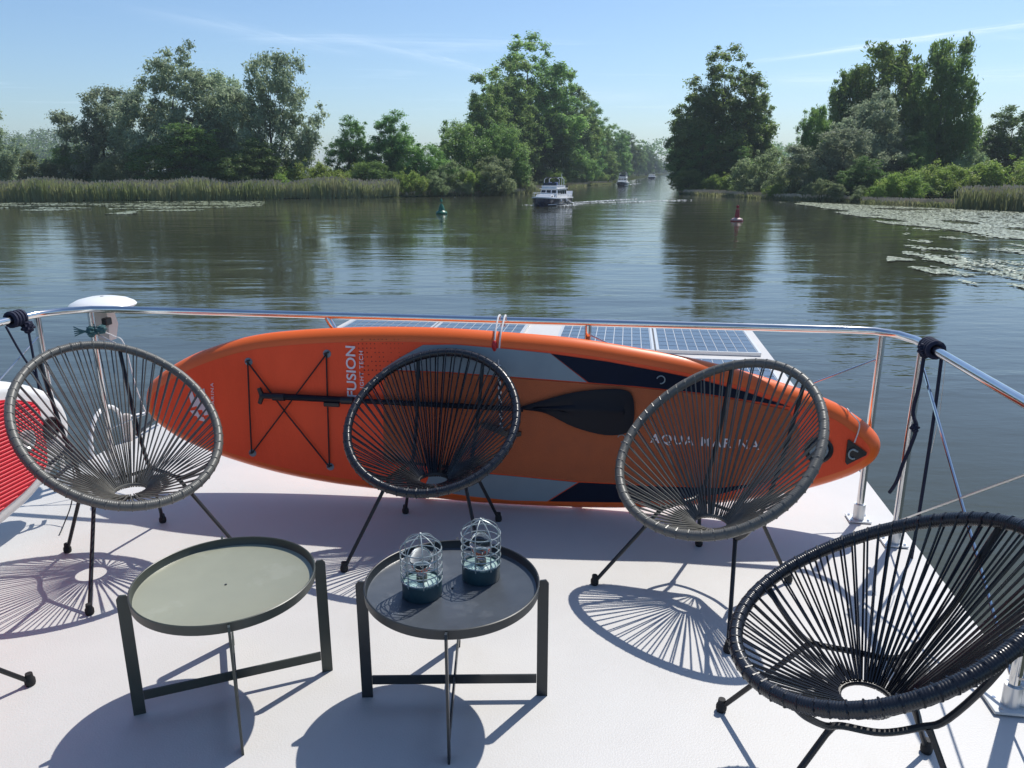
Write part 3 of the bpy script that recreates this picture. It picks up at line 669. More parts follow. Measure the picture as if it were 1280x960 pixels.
    # pulpit rail round the fore deck
    pts = [(s[1]*.92, s[0]*.98, s[2]+.72) for s in st[:5]]
    m = MB(); m.tube([(x, y, z) for x, y, z in pts[::-1]]+[(-x, y, z) for x, y, z in pts], .025, 5)
    for x, y, z in pts[:5]:
        for s in (-1, 1): m.tube([(s*x, y, z-.72), (s*x, y, z)], .02, 5)
    m.build('guard_rail', M['boat_white'], o)
    if detail:
        for s in (-1, 1):
            for yy in (-H*.1, H*.35): MB().ball((s*(Bm/2+.12), yy, .75), .13, 8, sz=2.2).build('fender', M['boat_white'], o)
        MB().loft([[(-1.3, H+.25, .9), (1.3, H+.25, .9), (1.3, H+.6, .95), (-1.3, H+.6, .95)], [(-1.45, H+.2, 1.6), (1.45, H+.2, 1.6), (1.4, H+.62, 2.1), (-1.4, H+.62, 2.1)]]).build('stern_dinghy', M['boat_white'], o)
    return o
p = ground(688, 258, WATER); B1 = p
BOATA = cruiser((p.x+.2, p.y+3.2, WATER), R(-24), 11.5, 3.7, 'white motor cruiser with navy hull and flybridge, nearest of the boats'); BOATA.scale = (.78, .78, .78)
p = ground(778, 232.5, WATER); cruiser((p.x, p.y, WATER), R(-16), 9.5, 3.5, 'dark-hulled white motor boat following second in the canal mouth', detail=False).scale = (.84, .84, .84)
p = ground(814.5, 223.3, WATER); cruiser((p.x, p.y, WATER), R(-12), 12, 5.0, 'white motor boat far down the canal, third in line', flybridge=False, detail=False).scale = (.8, .8, .8)
p = ground(841, 219.5, WATER); cruiser((p.x, p.y, WATER), R(-12), 12, 5.0, 'tiny dark boat at the far end of the canal by the right bank', flybridge=False, detail=False)

M['buoy_green'] = mat('green_buoy_paint', (.010, .13, .075), .35, var=.2, vscale=4)
M['buoy_red'] = mat('red_buoy_paint', (.30, .012, .018), .4, var=.2, vscale=4)
M['buoy_pale'] = mat('pale_pink_float', (.42, .26, .24), .4, var=.2, vscale=4)  # pale pink over the whole float, tone varying at random
p = ground(552, 267.5, WATER); o = thing('green_buoy', 'green conical channel buoy floating left of the motor cruiser', 'buoy', (p.x, p.y, WATER), 0, 'channel buoys')
MB().lathe([(.01, -.3), (.45, -.25), (.56, -.02), (.58, .12), (.50, .25), (.30, .36)], n=20).build('float', M['buoy_green'], o)
MB().lathe([(.34, .34), (.28, .60), (.18, .85), (.10, .98), (.01, 1.0)], n=16).build('cone', M['buoy_green'], o)
MB().tube([(0, 0, .95), (0, 0, 1.25)], .05, 6).lathe([(.01, 1.2), (.16, 1.22), (.01, 1.55)], n=10).build('topmark', M['buoy_green'], o)
p = ground(921, 276.5, WATER); o = thing('red_buoy', 'red channel buoy with pale round float near the right lily pads', 'buoy', (p.x, p.y, WATER), 0, 'channel buoys')
MB().lathe([(.01, -.3), (.40, -.25), (.50, -.02), (.52, .08), (.46, .20), (.24, .30), (.01, .3)], n=20).build('float', M['buoy_pale'], o)
MB().lathe([(.53, -.03), (.545, .03), (.53, .08)], n=20).build('band', M['buoy_red'], o)
MB().lathe([(.21, .30), (.19, .62), (.16, .85), (.15, 1.0)], n=12).lathe([(.01, .99), (.15, 1.0)], n=12).build('tower', M['buoy_red'], o)
MB().tube([(0, 0, 1.0), (0, 0, 1.12)], .04, 6).lathe([(.01, 1.10), (.13, 1.11), (.13, 1.32), (.01, 1.33)], n=10).build('topmark', M['buoy_red'], o)

# wake: low ridges of broken white water
M['foam'] = mat('wake_foam', (.62, .66, .68), .6, var=.3, vscale=2)
g = np.random.default_rng(9); vs = []; fs = []
def streak(a, b, n, w, r0):
    for i in range(int(n*2.6)):
        t = g.random()**1.3; x = a[0]+(b[0]-a[0])*t+g.normal()*w*(.3+t); y = a[1]+(b[1]-a[1])*t+g.normal()*w*(.3+t)
        r = r0*.8*g.uniform(.5, 1.4)*(1-.5*t); o_ = len(vs)
        for j in range(5):
            q = 2*PI*j/5+g.uniform(-.3, .3); vs.append((x+r*1.8*math.cos(q), y+r*math.sin(q), WATER+.03+g.random()*.05))
        fs.append(tuple(range(o_, o_+5)))
bx, by = B1.x, B1.y
streak((bx+2.5, by+9), (bx+14, by+24), 260, .5, .16); streak((bx+3.5, by+7), (bx+21, by+20), 260, .4, .14)
streak((bx-1.2, by+.5), (bx+4.5, by+6), 120, .25, .14); streak((bx-1.0, by+.2), (bx-3, by+3), 40, .25, .12); streak((bx+1, by+.3), (bx+3, by+1.2), 60, .2, .16)
streak((32, 234), (42, 262), 60, .5, .25)
m = MB(); m.add(vs, fs); tag(m.build('wake_foam', M['foam'], smooth=False), 'broken white wake streaks trailing behind the motor cruiser', 'foam', kind='stuff')

# ================================================================ own boat: deck, hull
mb = MB(); U0, U1, V0, V1 = -3.02, 1.325, -2.6, 8.20
lo = [B(U0, V0), B(U1, V0), B(U1, 4.2), B(U1, 6), B(U1, V1-.02), B(U1-.02, V1), B(U0+.02, V1), B(U0, V1-.02)]
mb.loft([[(p.x, p.y, -.06) for p in lo], [(p.x, p.y, -.012) for p in lo], [(p.x+(-.008 if p.x > 0 else .008), p.y-.008, 0) for p in lo]])
tag(mb.build('boat_deck', M['deck']), kind='structure')
mb = MB(); li = [B(u, v) for u, v in [(-2.85, -2.4), (1.15, -2.4), (1.15, 8.3), (.6, 8.6), (-2.3, 8.6), (-2.85, 8.3)]]
mb.loft([[(p.x, p.y, -2.0) for p in li], [(p.x, p.y, -.062) for p in li]])
tag(mb.build('boat_cabin_wall', M['hull']), kind='structure')
mb = MB(); lh = [B(u, v) for u, v in [(-3.1, -3.2), (1.4, -3.2), (1.4, 8.8), (-.85, 10.2), (-3.1, 8.8)]]
mb.loft([[(p.x, p.y, WATER-.3) for p in lh], [(p.x, p.y, -2.0) for p in lh]])
tag(mb.build('boat_hull', M['hull']), kind='structure')

# ---------------------------------------------------------------- solar panels on the fore deck
cell = MB().box((0, 0, 0), (.086, .156, .006)).mesh('solar_cell', M['cell'], smooth=False)
def solar(u0, vfar, wid, label):
    o = thing('solar_panel', label, 'solar panel', B(u0, vfar-1.25, .0), BROT, 'solar panels on the fore deck')
    zz = -.012+.0; nc = 10; nr = 7; dx = (wid-.05)/nc; dy = (1.25-.06)/nr
    MB().box((wid/2, .625, .022), (wid-.02, 1.23, .012)).build('backsheet', M['backsheet'], o)
    m = MB()
    for (cx, cy, sx, sy) in ((wid/2, .010, wid, .02), (wid/2, 1.24, wid, .02), (.010, .625, .02, 1.21), (wid-.010, .625, .02, 1.21)): m.box((cx, cy, .018), (sx, sy, .032))
    m.build('frame', M['alu'], o)
    for sx in (.15, wid-.15): MB().box((sx, .55, -.006+.006), (.03, 1.0, .004)).build('mounting_rail', M['dark_gap'], o)
    for i in range(nc):
        for j in range(nr):
            link('solar_cell', cell, o, (.025+dx*(i+.5), .03+dy*(j+.5), .029), scale=((dx-.009)/.086, (dy-.013)/.156, 1))
UR = 1.233; VF = 6.664*.9893+2.231*.146+1.25
for dv_, nm in ((0, 'far'), (-1.52, 'near')):
    where = 'in the far row' if nm == 'far' else 'in the nearer row behind the orange board'
    solar(UR-.93, VF+dv_, .92, 'rightmost solar panel %s' % where)
    solar(UR-1.87, VF+dv_, .92, 'second solar panel from the right %s' % where)
    solar(UR-2.226-.95, VF+dv_, .945, 'solar panel just left of the white gap %s' % where)
    solar(UR-4.139, VF+dv_, .945, 'leftmost solar panel %s' % where)

# ---------------------------------------------------------------- railing
rail = thing('deck_railing', 'polished stainless steel railing with wire bracing round the deck front', 'railing', B(-.8, 3.553), BROT)
def RL(u, v, z): return (u+.8, v-3.553, z)
RR = .0175; RZ = .915
path = [RL(1.225, -2.0, RZ), RL(1.225, 2.2, RZ), RL(1.225, 3.25, RZ), RL(1.215, 3.36, RZ), RL(1.18, 3.47, RZ), RL(1.10, 3.54, RZ), RL(1.0, 3.553, RZ), RL(-.8, 3.553, RZ), RL(-2.55, 3.553, RZ), RL(-2.70, 3.54, RZ), RL(-2.81, 3.47, RZ), RL(-2.87, 3.38, RZ), RL(-2.885, 3.25, RZ), RL(-2.885, 0, RZ), RL(-2.885, -2.0, RZ)]
MB().tube(path, RR, 14).build('handrail', M['steel'], rail)
posts = [(1.137, 3.549), (1.225, 3.317), (1.225, 2.222), (1.225, 1.1), (1.225, -.1), (-2.715, 3.549), (-2.885, 3.384), (-2.885, 2.25), (-2.885, 1.1), (-1.44, 3.553, -.95), (-.164, 3.553, -.164)]
for i, (u, v, *ub) in enumerate(posts):
    x, y, _ = RL(u, v, 0); xt = x
    if ub: x = RL(ub[0], v, 0)[0]
    pt = MB().tube([(x, y, .005), (xt, y, RZ-.012)], .0165, 12).build('post', M['steel'], rail)
    MB().tube([(x, y, .012), (x, y, .085)], .026, 12).build('socket', M['alu'], pt)
    MB().box((x, y, .007), (.10, .085, .008), ch=.002).build('base_plate', M['alu'], pt)
    for a in (-.036, .036):
        for b in (-.028, .028): MB().tube([(x+a, y+b, .010), (x+a, y+b, .016)], .006, 6).build('bolt', M['steel'], pt)
# doubled gate post by the near chair
x, y, _ = RL(1.262, 2.262, 0); pt = MB().tube([(x, y, .01), (x, y, RZ-.03)], .0165, 12).build('post', M['steel'], rail)
MB().box((x-.015, y-.02, .010), (.17, .13, .010), ch=.002).build('base_plate', M['hull'], pt)
MB().box((x-.005, y-.03, .055), (.045, .05, .08), ch=.006).build('clamp', M['alu'], pt)
def wires(pairs):
    for a, b in pairs: MB().tube([RL(*a), RL(*b)], .0042, 6).build('wire', M['wire'], rail)
wires([((1.137, 3.553, .79), (-.15, 3.553, .19)), ((1.137, 3.553, .26), (-.16, 3.553, .86)),
       ((-2.715, 3.553, .79), (-1.45, 3.553, .20)), ((-2.715, 3.553, .26), (-1.45, 3.553, .80)),
       ((1.225, 3.30, .12), (1.225, 2.24, .80)),
       ((1.225, 2.20, .12), (1.225, 1.12, .80)), ((1.225, 2.20, .80), (1.225, 1.12, .12)),
       ((-2.885, 3.37, .80), (-2.885, 2.27, .22)), ((-2.885, 3.37, .16), (-2.885, 2.27, .80))])
MB().tube([RL(1.225, 3.34, .86), RL(1.225, 2.25, .10)], .0062, 8).build('brace', M['steel'], rail)

def knot(mb, c, r, seed, k=30, th=.008, squash=(1, 1, 1)):
    g = random.Random(seed); pts = []
    for i in range(k):
        a = i*2.399; z = 1-2*(i+.5)/k; q = math.sqrt(1-z*z)
        pts.append((c[0]+r*squash[0]*q*math.cos(a)*g.uniform(.8, 1.1), c[1]+r*squash[1]*q*math.sin(a)*g.uniform(.8, 1.1), c[2]+r*squash[2]*z))
    mb.tube(catmull(pts, 3), th, 6)
# navy mooring lines tied to the railing
o = thing('navy_rope', 'dark navy rope knotted on the right railing with two hanging ends', 'rope', B(1.225, 3.22, RZ), BROT, 'navy ropes on the railing')
mb = MB()
for i in range(5): mb.tube([(.0+.030*math.cos(a), -.04+.02*i, .030*math.sin(a)) for a in [2*PI*k/14 for k in range(14)]], .010, 6, closed=True)
knot(mb, (-.02, .0, -.01), .028, 4); mb.build('knot', M['rope_navy'], o)
mb = MB(); mb.tube(catmull([(-.025, .0, -.03), (-.030, -.01, -.15), (-.035, .0, -.27), (-.02, -.02, -.33), (-.03, -.01, -.42), (-.045, .0, -.50), (-.06, .0, -.58), (-.075, .02, -.64)], 5), .0075, 7); knot(mb, (-.025, -.015, -.335), .016, 8, 16, .006); mb.build('short_end', M['rope_navy'], o)
mb = MB(); mb.tube(catmull([(.03, -.03, -.02), (.034, -.035, -.3), (.034, -.035, -.7), (.034, -.02, -1.2), (.05, .0, -1.9), (.06, .0, -2.9)], 5), .007, 7); mb.build('long_end', M['rope_navy'], o)
mb = MB(); mb.tube(catmull([(.028, -.075, -.02), (.035, -.08, -.25), (.03, -.07, -.42)], 5), .0016, 5); mb.build('thread', M['wire'], o)
o = thing('navy_rope', 'dark navy rope wound round the left railing corner at the picture edge', 'rope', B(-2.885, 3.25, RZ), BROT, 'navy ropes on the railing')
mb = MB()
for i in range(4): mb.tube([(.029*math.cos(a), -.03+.02*i, .031*math.sin(a)) for a in [2*PI*k/14 for k in range(14)]], .011, 6, closed=True)
knot(mb, (.03, .03, -.045), .026, 14); mb.build('knot', M['rope_navy'], o)
MB().tube(catmull([(.03, .03, -.06), (.034, .03, -.3), (.03, .03, -.6), (.02, .0, -.85)], 5), .006, 7).build('hanging_end', M['rope_navy'], o)
MB().tube(catmull([(.02, -.09, -.02), (.02, -.03, -.16), (.03, .04, -.32), (.03, .08, -.5)], 5), .005, 7).build('slack_end', M['rope_navy'], o)
o = thing('teal_rope', 'frayed teal cord tied round the front left railing post', 'rope', B(-2.715, 3.549, .80), BROT)
mb = MB(); knot(mb, (0, -.01, 0), .028, 21, 22, .006); knot(mb, (.05, 0, .01), .022, 22, 18, .006); mb.build('knot', M['rope_teal'], o)
for k in range(5): MB().tube(catmull([(-.02, -.02, 0), (-.05, -.03, .005*k-.01), (-.085, -.03, .012*(k-2))], 4), .003, 5).build('frayed_end', M['rope_teal'], o)
MB().tube(catmull([(.05, 0, .0), (.10, .02, -.03), (.15, .02, -.07), (.20, .0, -.30), (.24, .0, -.45)], 5), .0035, 6).build('long_end', M['rope_white'], o)

# satellite dome antenna clamped outside the railing
o = thing('antenna_dome', 'white shallow dome antenna on a beige bracket behind the left front railing', 'antenna', B(-2.765, 3.72, .836), BROT)
MB().lathe([(.01, .055), (.145, .055), (.161, .062), (.166, .071), (.157, .082), (.122, .100), (.07, .112), (.01, .116)], n=36).build('dome', M['dome'], o)
MB().loft([[(-.03, -.03, -.12), (.03, -.03, -.12), (.03, .03, -.12), (-.03, .03, -.12)], [(-.045, -.04, -.04), (.045, -.04, -.04), (.045, .04, -.04), (-.045, .04, -.04)], [(-.035, -.03, .054), (.035, -.03, .054), (.035, .03, .054), (-.035, .03, .054)]]).build('bracket', M['beige_plastic'], o)
MB().box((.045, -.05, -.01), (.03, .05, .04), ch=.004).build('clip', M['black_plastic'], o)
# boarding hoop past the left deck edge
o = thing('boarding_hoop', 'white tubular hoop with beige post at the left deck edge behind the chair', 'ladder', B(-3.0, 3.92), BROT)
MB().tube(catmull([(0, -.16, -.02), (0, -.15, .12), (0, -.09, .22), (0, .0, .255), (0, .08, .23), (0, .13, .15), (0, .14, -.02)], 6), .013, 10).build('hoop', M['white_pvc'], o)
MB().box((.02, .155, .07), (.045, .035, .20), ch=.006).build('post', M['beige_plastic'], o)
MB().tube([(0.02, .16, .15), (.02, .52, .09)], .006, 6).build('stay', M['white_pvc'], o)
MB().tube([(0.04, .2, .02), (.05, .50, .09)], .010, 6).build('strut', M['black_steel'], o)

# ================================================================ orange paddle board
ob = thing('paddle_board', 'long orange inflatable paddle board standing on edge against the front railing', 'paddle board', (0, 3.45, 0), BROT)
def bp(x, y, off=0.0):
    """point of the board's front face seen at a pixel, in the board's own coordinates"""
    r = ray(x, y); nrm = Vector((BS, BC, 0)); t = (nrm.dot(Vector((0, 3.45, 0)))+off)/nrm.dot(r); P = r*t
    return (P.x*BC-(P.y-3.45)*BS, EYE+r.z*t)
sil = [(183, 500), (186, 483), (195, 472), (219, 455), (254, 438), (310, 421), (371, 413), (460, 409), (550, 410), (640, 416), (718, 423), (796, 435), (874, 450), (950, 470), (1034, 499), (1072, 521), (1094, 540), (1101, 557), (1094, 574), (1075, 588), (1050, 599), (1000, 613), (930, 625), (860, 632), (775, 635), (680, 633.5), (570, 627), (474, 612), (409, 603), (345, 590), (281, 571), (230, 550), (200, 530), (187, 515)]
OUT = []
for q in sil:
    s, z = bp(*q, off=.05); OUT.append(Vector((s, 0, max(z, .012))))
OUT = catmull(OUT, 6, closed=True); NO = len(OUT)
def inset(P, d):
    c = []
    n = len(P)
    for i in range(n):
        t = (P[(i+3) % n]-P[(i-3) % n]).normalized(); nn = Vector((t.z, 0, -t.x))
        c.append(P[i]+nn*d)
    return c
tst = inset(OUT, .05)
sgn = 1 if sum(p.length for p in [q-Vector((0, 0, .45)) for q in tst]) < sum(p.length for p in [q-Vector((0, 0, .45)) for q in OUT]) else -1
TH = .115
def loops(P, prof): return [[(p.x, y, p.z) for p in inset(P, sgn*d)] for d, y in prof]
MB().loft(loops(OUT, [(.062, .0), (.040, .004), (.018, .022), (.005, .042), (0, TH/2), (.005, TH-.042), (.018, TH-.02), (.04, TH-.003), (.062, TH)]), cap=False).build('rail_band', M['orange'], ob)
def face(name, P, y, m, parent, thick=0.0, flip=False):
    mb = MB(); n = len(P)
    if thick: mb.loft([[(p[0], y, p[1]) for p in P], [(p[0], y-thick, p[1]) for p in P]])
    else: mb.add([(p[0], y, p[1]) for p in P], [tuple(range(n))])
    o = mb.build(name, m, parent, smooth=False)
    return o
I2 = inset(OUT, sgn*.060)
face('deck_skin', [(p.x, p.z) for p in I2], .0005, M['orange_face'], ob, thick=.0025)
face('bottom_skin', [(p.x, p.z) for p in I2], TH+.001, M['orange'], ob, thick=.0025)
def patch(name, pts, m, y=-.0045, th=.0015, parent=ob): return face(name, [bp(*q) for q in pts], y, m, parent, thick=th)
patch('deck_pad', [(480, 463), (560, 466), (640, 472), (734, 479), (796, 484), (874, 492), (930, 501), (985, 512), (1000, 540), (992, 588), (960, 600), (900, 608), (820, 606), (724, 601), (640, 593), (560, 585), (480, 574)], M['brown_pad'], th=.004)
patch('grey_band', [(529, 431), (570, 430.5), (640, 436.5), (688, 441.5), (734, 477.5), (640, 470.5), (560, 464.5), (478, 461.5), (500, 447)], M['grey_band'])
patch('navy_wedge', [(689.5, 442), (760, 452), (830, 465), (874, 474), (930, 489), (988, 508.5), (930, 499), (874, 490.5), (796, 482.5), (736, 477.7)], M['navy'])
patch('grey_band', [(540, 586), (640, 594.5), (722, 602.5), (684, 626), (640, 625), (590, 620), (530, 611)], M['grey_band'])
patch('navy_wedge', [(724, 602.7), (820, 607.5), (900, 609.5), (960, 601.5), (900, 617), (830, 625), (775, 627.5), (686, 626.2)], M['navy'])
# printed dot field fading out of the nose: small dark diamonds
mb = MB()
for i in range(13):
    for j in range(26):
        x = 448+i*5.0+j*.4; y = 424+j*5.5
        if y > 470 or random.random() > .9-(i*.03): continue
        s, z = bp(x, y); r = .0042*(1-.04*i)*(.7+.04*j); mb.add([(s-r, -.0035, z), (s, -.0035, z-r), (s+r, -.0035, z), (s, -.0035, z+r)], [(0, 1, 2, 3)])
tag(mb.build('dot_print', M['navy'], ob), kind='stuff')
def text(name, body, size, m, parent, origin, ex, ez, bold=.0, y=-.010, align='LEFT', sx=1.0, spacing=1.0):
    """flat lettering in the board plane; ex = writing direction (s,z), ez = letter up direction"""
    cu = bpy.data.curves.new(name, 'FONT'); cu.body = body; cu.size = size; cu.offset = bold; cu.align_x = align; cu.space_character = spacing
    to = bpy.data.objects.new(name, cu); C.objects.link(to)
    dg = bpy.context.evaluated_depsgraph_get(); me = bpy.data.meshes.new_from_object(to.evaluated_get(dg)); bpy.data.objects.remove(to)
    me.materials.clear(); me.materials.append(m); o = bpy.data.objects.new(name, me); C.objects.link(o); o.parent = parent
    ex = Vector((ex[0], 0, ex[1])); ez = Vector((ez[0], 0, ez[1])); nrm = ex.cross(ez)
    for v in me.vertices: v.co = Vector((origin[0], y, origin[1]))+ex*v.co.x*sx+ez*v.co.y
    return o
def tdir(a, b):
    A = Vector(bp(*a)); Bq = Vector(bp(*b)); d = (Bq-A); return A, d.normalized(), d.length
def fit_text(name, body, a, b, hpx, m, bold, rot90=False, y=-.0105, spacing=1.0):
    """lettering whose baseline runs from pixel a to pixel b"""
    A, d, L = tdir(a, b); up = Vector((-d.y, d.x)); h = hpx/F_PX*3.55
    cu = bpy.data.curves.new('t', 'FONT'); cu.body = body; cu.size = 1; cu.space_character = spacing; to = bpy.data.objects.new('t', cu); C.objects.link(to)
    bpy.context.view_layer.update(); wdt = to.dimensions.x; bpy.data.objects.remove(to)
    size = h/.70; return text(name, body, size, m, ob, A, d, up, bold*size, y, sx=L/(wdt*size), spacing=spacing)
fit_text('lettering_large', 'FUSION', (446.5, 497), (444.5, 434), 12.5, M['white_print'], .018)
fit_text('lettering_small', 'E LIGHT TECH', (456, 497), (454.5, 439), 5.2, M['white_print'], .008, spacing=1.15)
fit_text('brand_lettering', 'AQUA MARINA', (813, 552), (948, 561), 11.5, M['white_print'], .014, spacing=1.25)
fit_text('nose_lettering', 'AQUA MARINA', (271, 541), (268, 478), 4.2, M['white_print'], .006, spacing=1.2)
# nose emblem: slanted block strokes
mb = MB()
for (a, b, c_, d_) in [((236, 491), (241, 489), (247, 507), (241, 509)), ((244, 498), (248, 494), (254, 512), (248, 512)), ((238, 513), (247, 512), (251, 520), (243, 519)), ((250, 503), (254, 500), (261, 518), (256, 519)), ((246, 519), (255, 521), (258, 527), (250, 525)), ((252, 487), (256, 485), (258, 494), (254, 497))]:
    P = [bp(*q) for q in (a, b, c_, d_)]; mb.add([(p[0], -.0055, p[1]) for p in P], [(0, 1, 2, 3)])
mb.build('emblem', M['white_print'], ob, smooth=False)
# air valve, tail handle triangle
s, z = bp(1023, 562)
mb = MB(); n = 30
def disc(mb, s, z, prof):
    vs = [(s+r*math.cos(2*PI*k/24), y, z+r*math.sin(2*PI*k/24)) for r, y in prof for k in range(24)]
    mb.add(vs, [(i*24+k, i*24+(k+1) % 24, (i+1)*24+(k+1) % 24, (i+1)*24+k) for i in range(len(prof)-1) for k in range(24)])
disc(mb, s, z, [(.062, -.002), (.062, -.012), (.052, -.016), (.046, -.010), (.042, -.006)]); v_ = mb.build('valve_ring', M['black_plastic'], ob)
mb = MB(); disc(mb, s, z, [(.043, -.004), (.040, -.012), (.030, -.014), (.026, -.009), (.012, -.010), (.0005, -.012)]); mb.build('valve_cap', M['grey_band'], v_)
mb = MB()
for k in range(8):
    a = 2*PI*k/8; disc(mb, s+.036*math.cos(a), z+.036*math.sin(a), [(.0045, -.0135), (.0005, -.0155)])
mb.build('valve_stud', M['cage'], v_)
tri = patch('handle_patch', [(1061, 549), (1083, 565), (1082, 568), (1058, 580), (1056, 577), (1059, 550)], M['black_plastic'], th=.006)
s, z = bp(1065, 566); mb = MB(); mb.tube([(s+.018*math.cos(a), -.016, z+.022*math.sin(a)) for a in [R(60+k*15) for k in range(17)]], .004, 6); mb.tube([(s, -.014, z+.02), (s+.02, -.016, z+.012)], .004, 6); mb.build('hook', M['cage'], tri)
P0 = bp(1067, 552); P1 = bp(1074, 530); P2 = bp(1066, 519)
MB().tube(catmull([(P0[0], -.014, P0[1]), (P1[0], -.006, P1[1]), (P2[0], .012, P2[1]+.0), (P2[0]-.01, .06, P2[1]+.012)], 5), .0028, 6).build('leash', M['rope_white'], ob)
for q in ((826, 474), (777, 547)):
    s, z = bp(*q); MB().tube([(s+.018*math.cos(a), -.010, z+.018*math.sin(a)) for a in [R(-100+k*22) for k in range(13)]], .0028, 6).build('d_ring', M['cage'], ob)
# bungee net with patches
cor = [(311, 452), (409, 442), (316, 566), (413, 583)]
CP = [bp(*q) for q in cor]
for (s, z) in CP:
    mb = MB(); disc(mb, s, z, [(.020, -.002), (.019, -.005), (.002, -.006)]); gp = mb.build('bungee_patch', M['grey_band'], ob)
    MB().tube([(s-.01, -.010, z), (s, -.016, z+.006), (s+.012, -.010, z+.010)], .005, 6).build('loop', M['black_plastic'], gp)
for a, b, yy in ((0, 2, -.014), (1, 3, -.014), (0, 3, -.017), (1, 2, -.023)):
    A, Bq = CP[a], CP[b]; MB().tube([(A[0], -.012, A[1]), ((A[0]+Bq[0])/2, yy, (A[1]+Bq[1])/2-.004), (Bq[0], -.012, Bq[1])], .0036, 6).build('bungee_cord', M['rubber'], ob)
# centre carry handle
s0, z0 = bp(602, 530); s1, z1 = bp(652, 541)
MB().loft([[(s0, -.004, z0-.01), (s0, -.02, z0-.01), (s0, -.02, z0+.01), (s0, -.004, z0+.01)], [(s0+.05, -.028, z0-.016), (s0+.05, -.045, z0-.016), (s0+.05, -.045, z0+.014), (s0+.05, -.028, z0+.014)], [(s1-.05, -.028, z1-.016), (s1-.05, -.045, z1-.016), (s1-.05, -.045, z1+.014), (s1-.05, -.028, z1+.014)], [(s1, -.004, z1-.01), (s1, -.02, z1-.01), (s1, -.02, z1+.01), (s1, -.004, z1+.01)]]).build('carry_handle', M['black_plastic'], ob)

# paddle tucked under the bungee
pd = thing('paddle', 'black paddle lying along the orange board under its bungee cords', 'paddle', (0, 3.45, 0), BROT)
def PB(x, y, yy): s, z = bp(x, y); return (s, yy, z)
MB().tube([PB(338, 493, -.028), PB(655, 509, -.034)], .0125, 10).build('shaft', M['carbon'], pd)
MB().tube([PB(345, 493.3, -.028), PB(440, 498.1, -.030)], .0155, 10).build('upper_shaft', M['carbon'], pd)
MB().tube([PB(327, 483, -.028), PB(331, 492.5, -.028), PB(328, 502, -.028)], [.011, .014, .011], 8).tube([PB(329, 492.3, -.028), PB(345, 493.2, -.028)], [.016, .014], 8).build('grip', M['black_plastic'], pd)
for x in (352, 437): s, z = bp(x, 494+(x-352)*.05); MB().tube([(s-.03, -.03, z), (s+.03, -.03, z)], .019, 10).build('clamp', M['black_plastic'], pd)
s, z = bp(418, 504); MB().box((s, -.035, z+.004), (.08, .014, .022), ch=.003).build('lever', M['black_plastic'], pd)
bl = [(650, 508), (683, 498), (718, 489), (757, 485), (780, 486), (790, 493), (793, 510), (791, 528), (784, 539), (757, 542), (718, 532), (683, 515), (660, 511)]
BLP = catmull([Vector((bp(*q)[0], 0, bp(*q)[1])) for q in bl], 4, closed=True)
cx = sum(p.x for p in BLP)/len(BLP); cz = sum(p.z for p in BLP)/len(BLP)
L0 = [(p.x, -.018, p.z) for p in BLP]; L1 = [(p.x, -.023, p.z) for p in BLP]; L2 = [(cx+(p.x-cx)*.85, -.029, cz+(p.z-cz)*.72) for p in BLP]; L3 = [(cx+(p.x-cx)*.80, -.026, cz+(p.z-cz)*.30) for p in BLP]; L4 = [(cx+(p.x-cx)*.75, -.036, cz+(p.z-cz)*.10) for p in BLP]
MB().loft([L0, L1, L2, L3, L4]).build('blade', M['carbon'], pd)

# white tie-down cord over the railing
td = thing('tie_cord', 'white cord with red lock tying the orange board to the railing', 'cord', B(-.573, 3.553, RZ), BROT)
def TD(x, y, yy):
    s, z = bp(x, y); return (s-.504*1.0+.573+.0, yy, z-RZ)
zt = .0
MB().tube(catmull([(-.006, -.142-.0, -.25), (-.010, -.142, -.16), (-.012, -.13, -.06), (-.012, -.05, .010), (-.010, .0, .024), (-.006, .025, 0), (-.004, .0, -.03)], 5), .0042, 7).build('loop', M['rope_white'], td)
MB().tube(catmull([(.004, -.142, -.25), (.008, -.142, -.15), (.014, -.13, -.05), (.018, -.05, .012), (.018, .0, .024), (.016, .025, 0), (.012, 0, -.03)], 5), .0042, 7).build('loop', M['rope_white'], td)
MB().ball((-.012, -.140, -.095), .014, 10, sz=2.0).build('cord_lock', M['red_bead'], td)
for ph, mt in ((0, 'rope_white'), (PI, 'rope_navy')):
    MB().tube([(.010+.0045*math.cos(ph+k*.9)+.0008*k*.3, -.160+.0045*math.sin(ph+k*.9), -.18-k*.0062) for k in range(52)], .0045, 5).build('twisted_strand', M[mt], td)

# ================================================================ white and red board at the left railing
rb = thing('paddle_board', 'white paddle board with red ridged pad, cut by the left picture edge', 'paddle board', B(-2.62, 3.19), BROT)
tab = [(0, 0), (.015, .07), (.05, .125), (.12, .185), (.24, .245), (.4, .295), (.8, .36), (1.3, .40), (1.7, .405), (2.3, .38), (2.8, .31), (3.05, .22), (3.17, .12), (3.2, 0)]
up = [Vector((0, -d, .44+w_)) for d, w_ in tab]; dn = [Vector((0, -d, .44-w_*1.05)) for d, w_ in tab[1:-1]][::-1]
RO = catmull(up+dn, 5, closed=True)
def insetY(P, d):
    n = len(P); out = []
    for i in range(n):
        t = (P[(i+3) % n]-P[(i-3) % n]).normalized(); out.append(P[i]+Vector((0, t.z, -t.y))*d)
    return out
q1 = insetY(RO, .05); c0 = Vector((0, -1.6, .44)); s2 = 1 if sum((p-c0).length for p in q1) < sum((p-c0).length for p in RO) else -1
MB().loft([[(-y, p.y, p.z) for p in insetY(RO, s2*d)] for d, y in [(.05, 0), (.03, .005), (.01, .025), (0, .06), (.01, .095), (.03, .115), (.05, .12)]]).build('board_body', M['white_pvc'], rb)
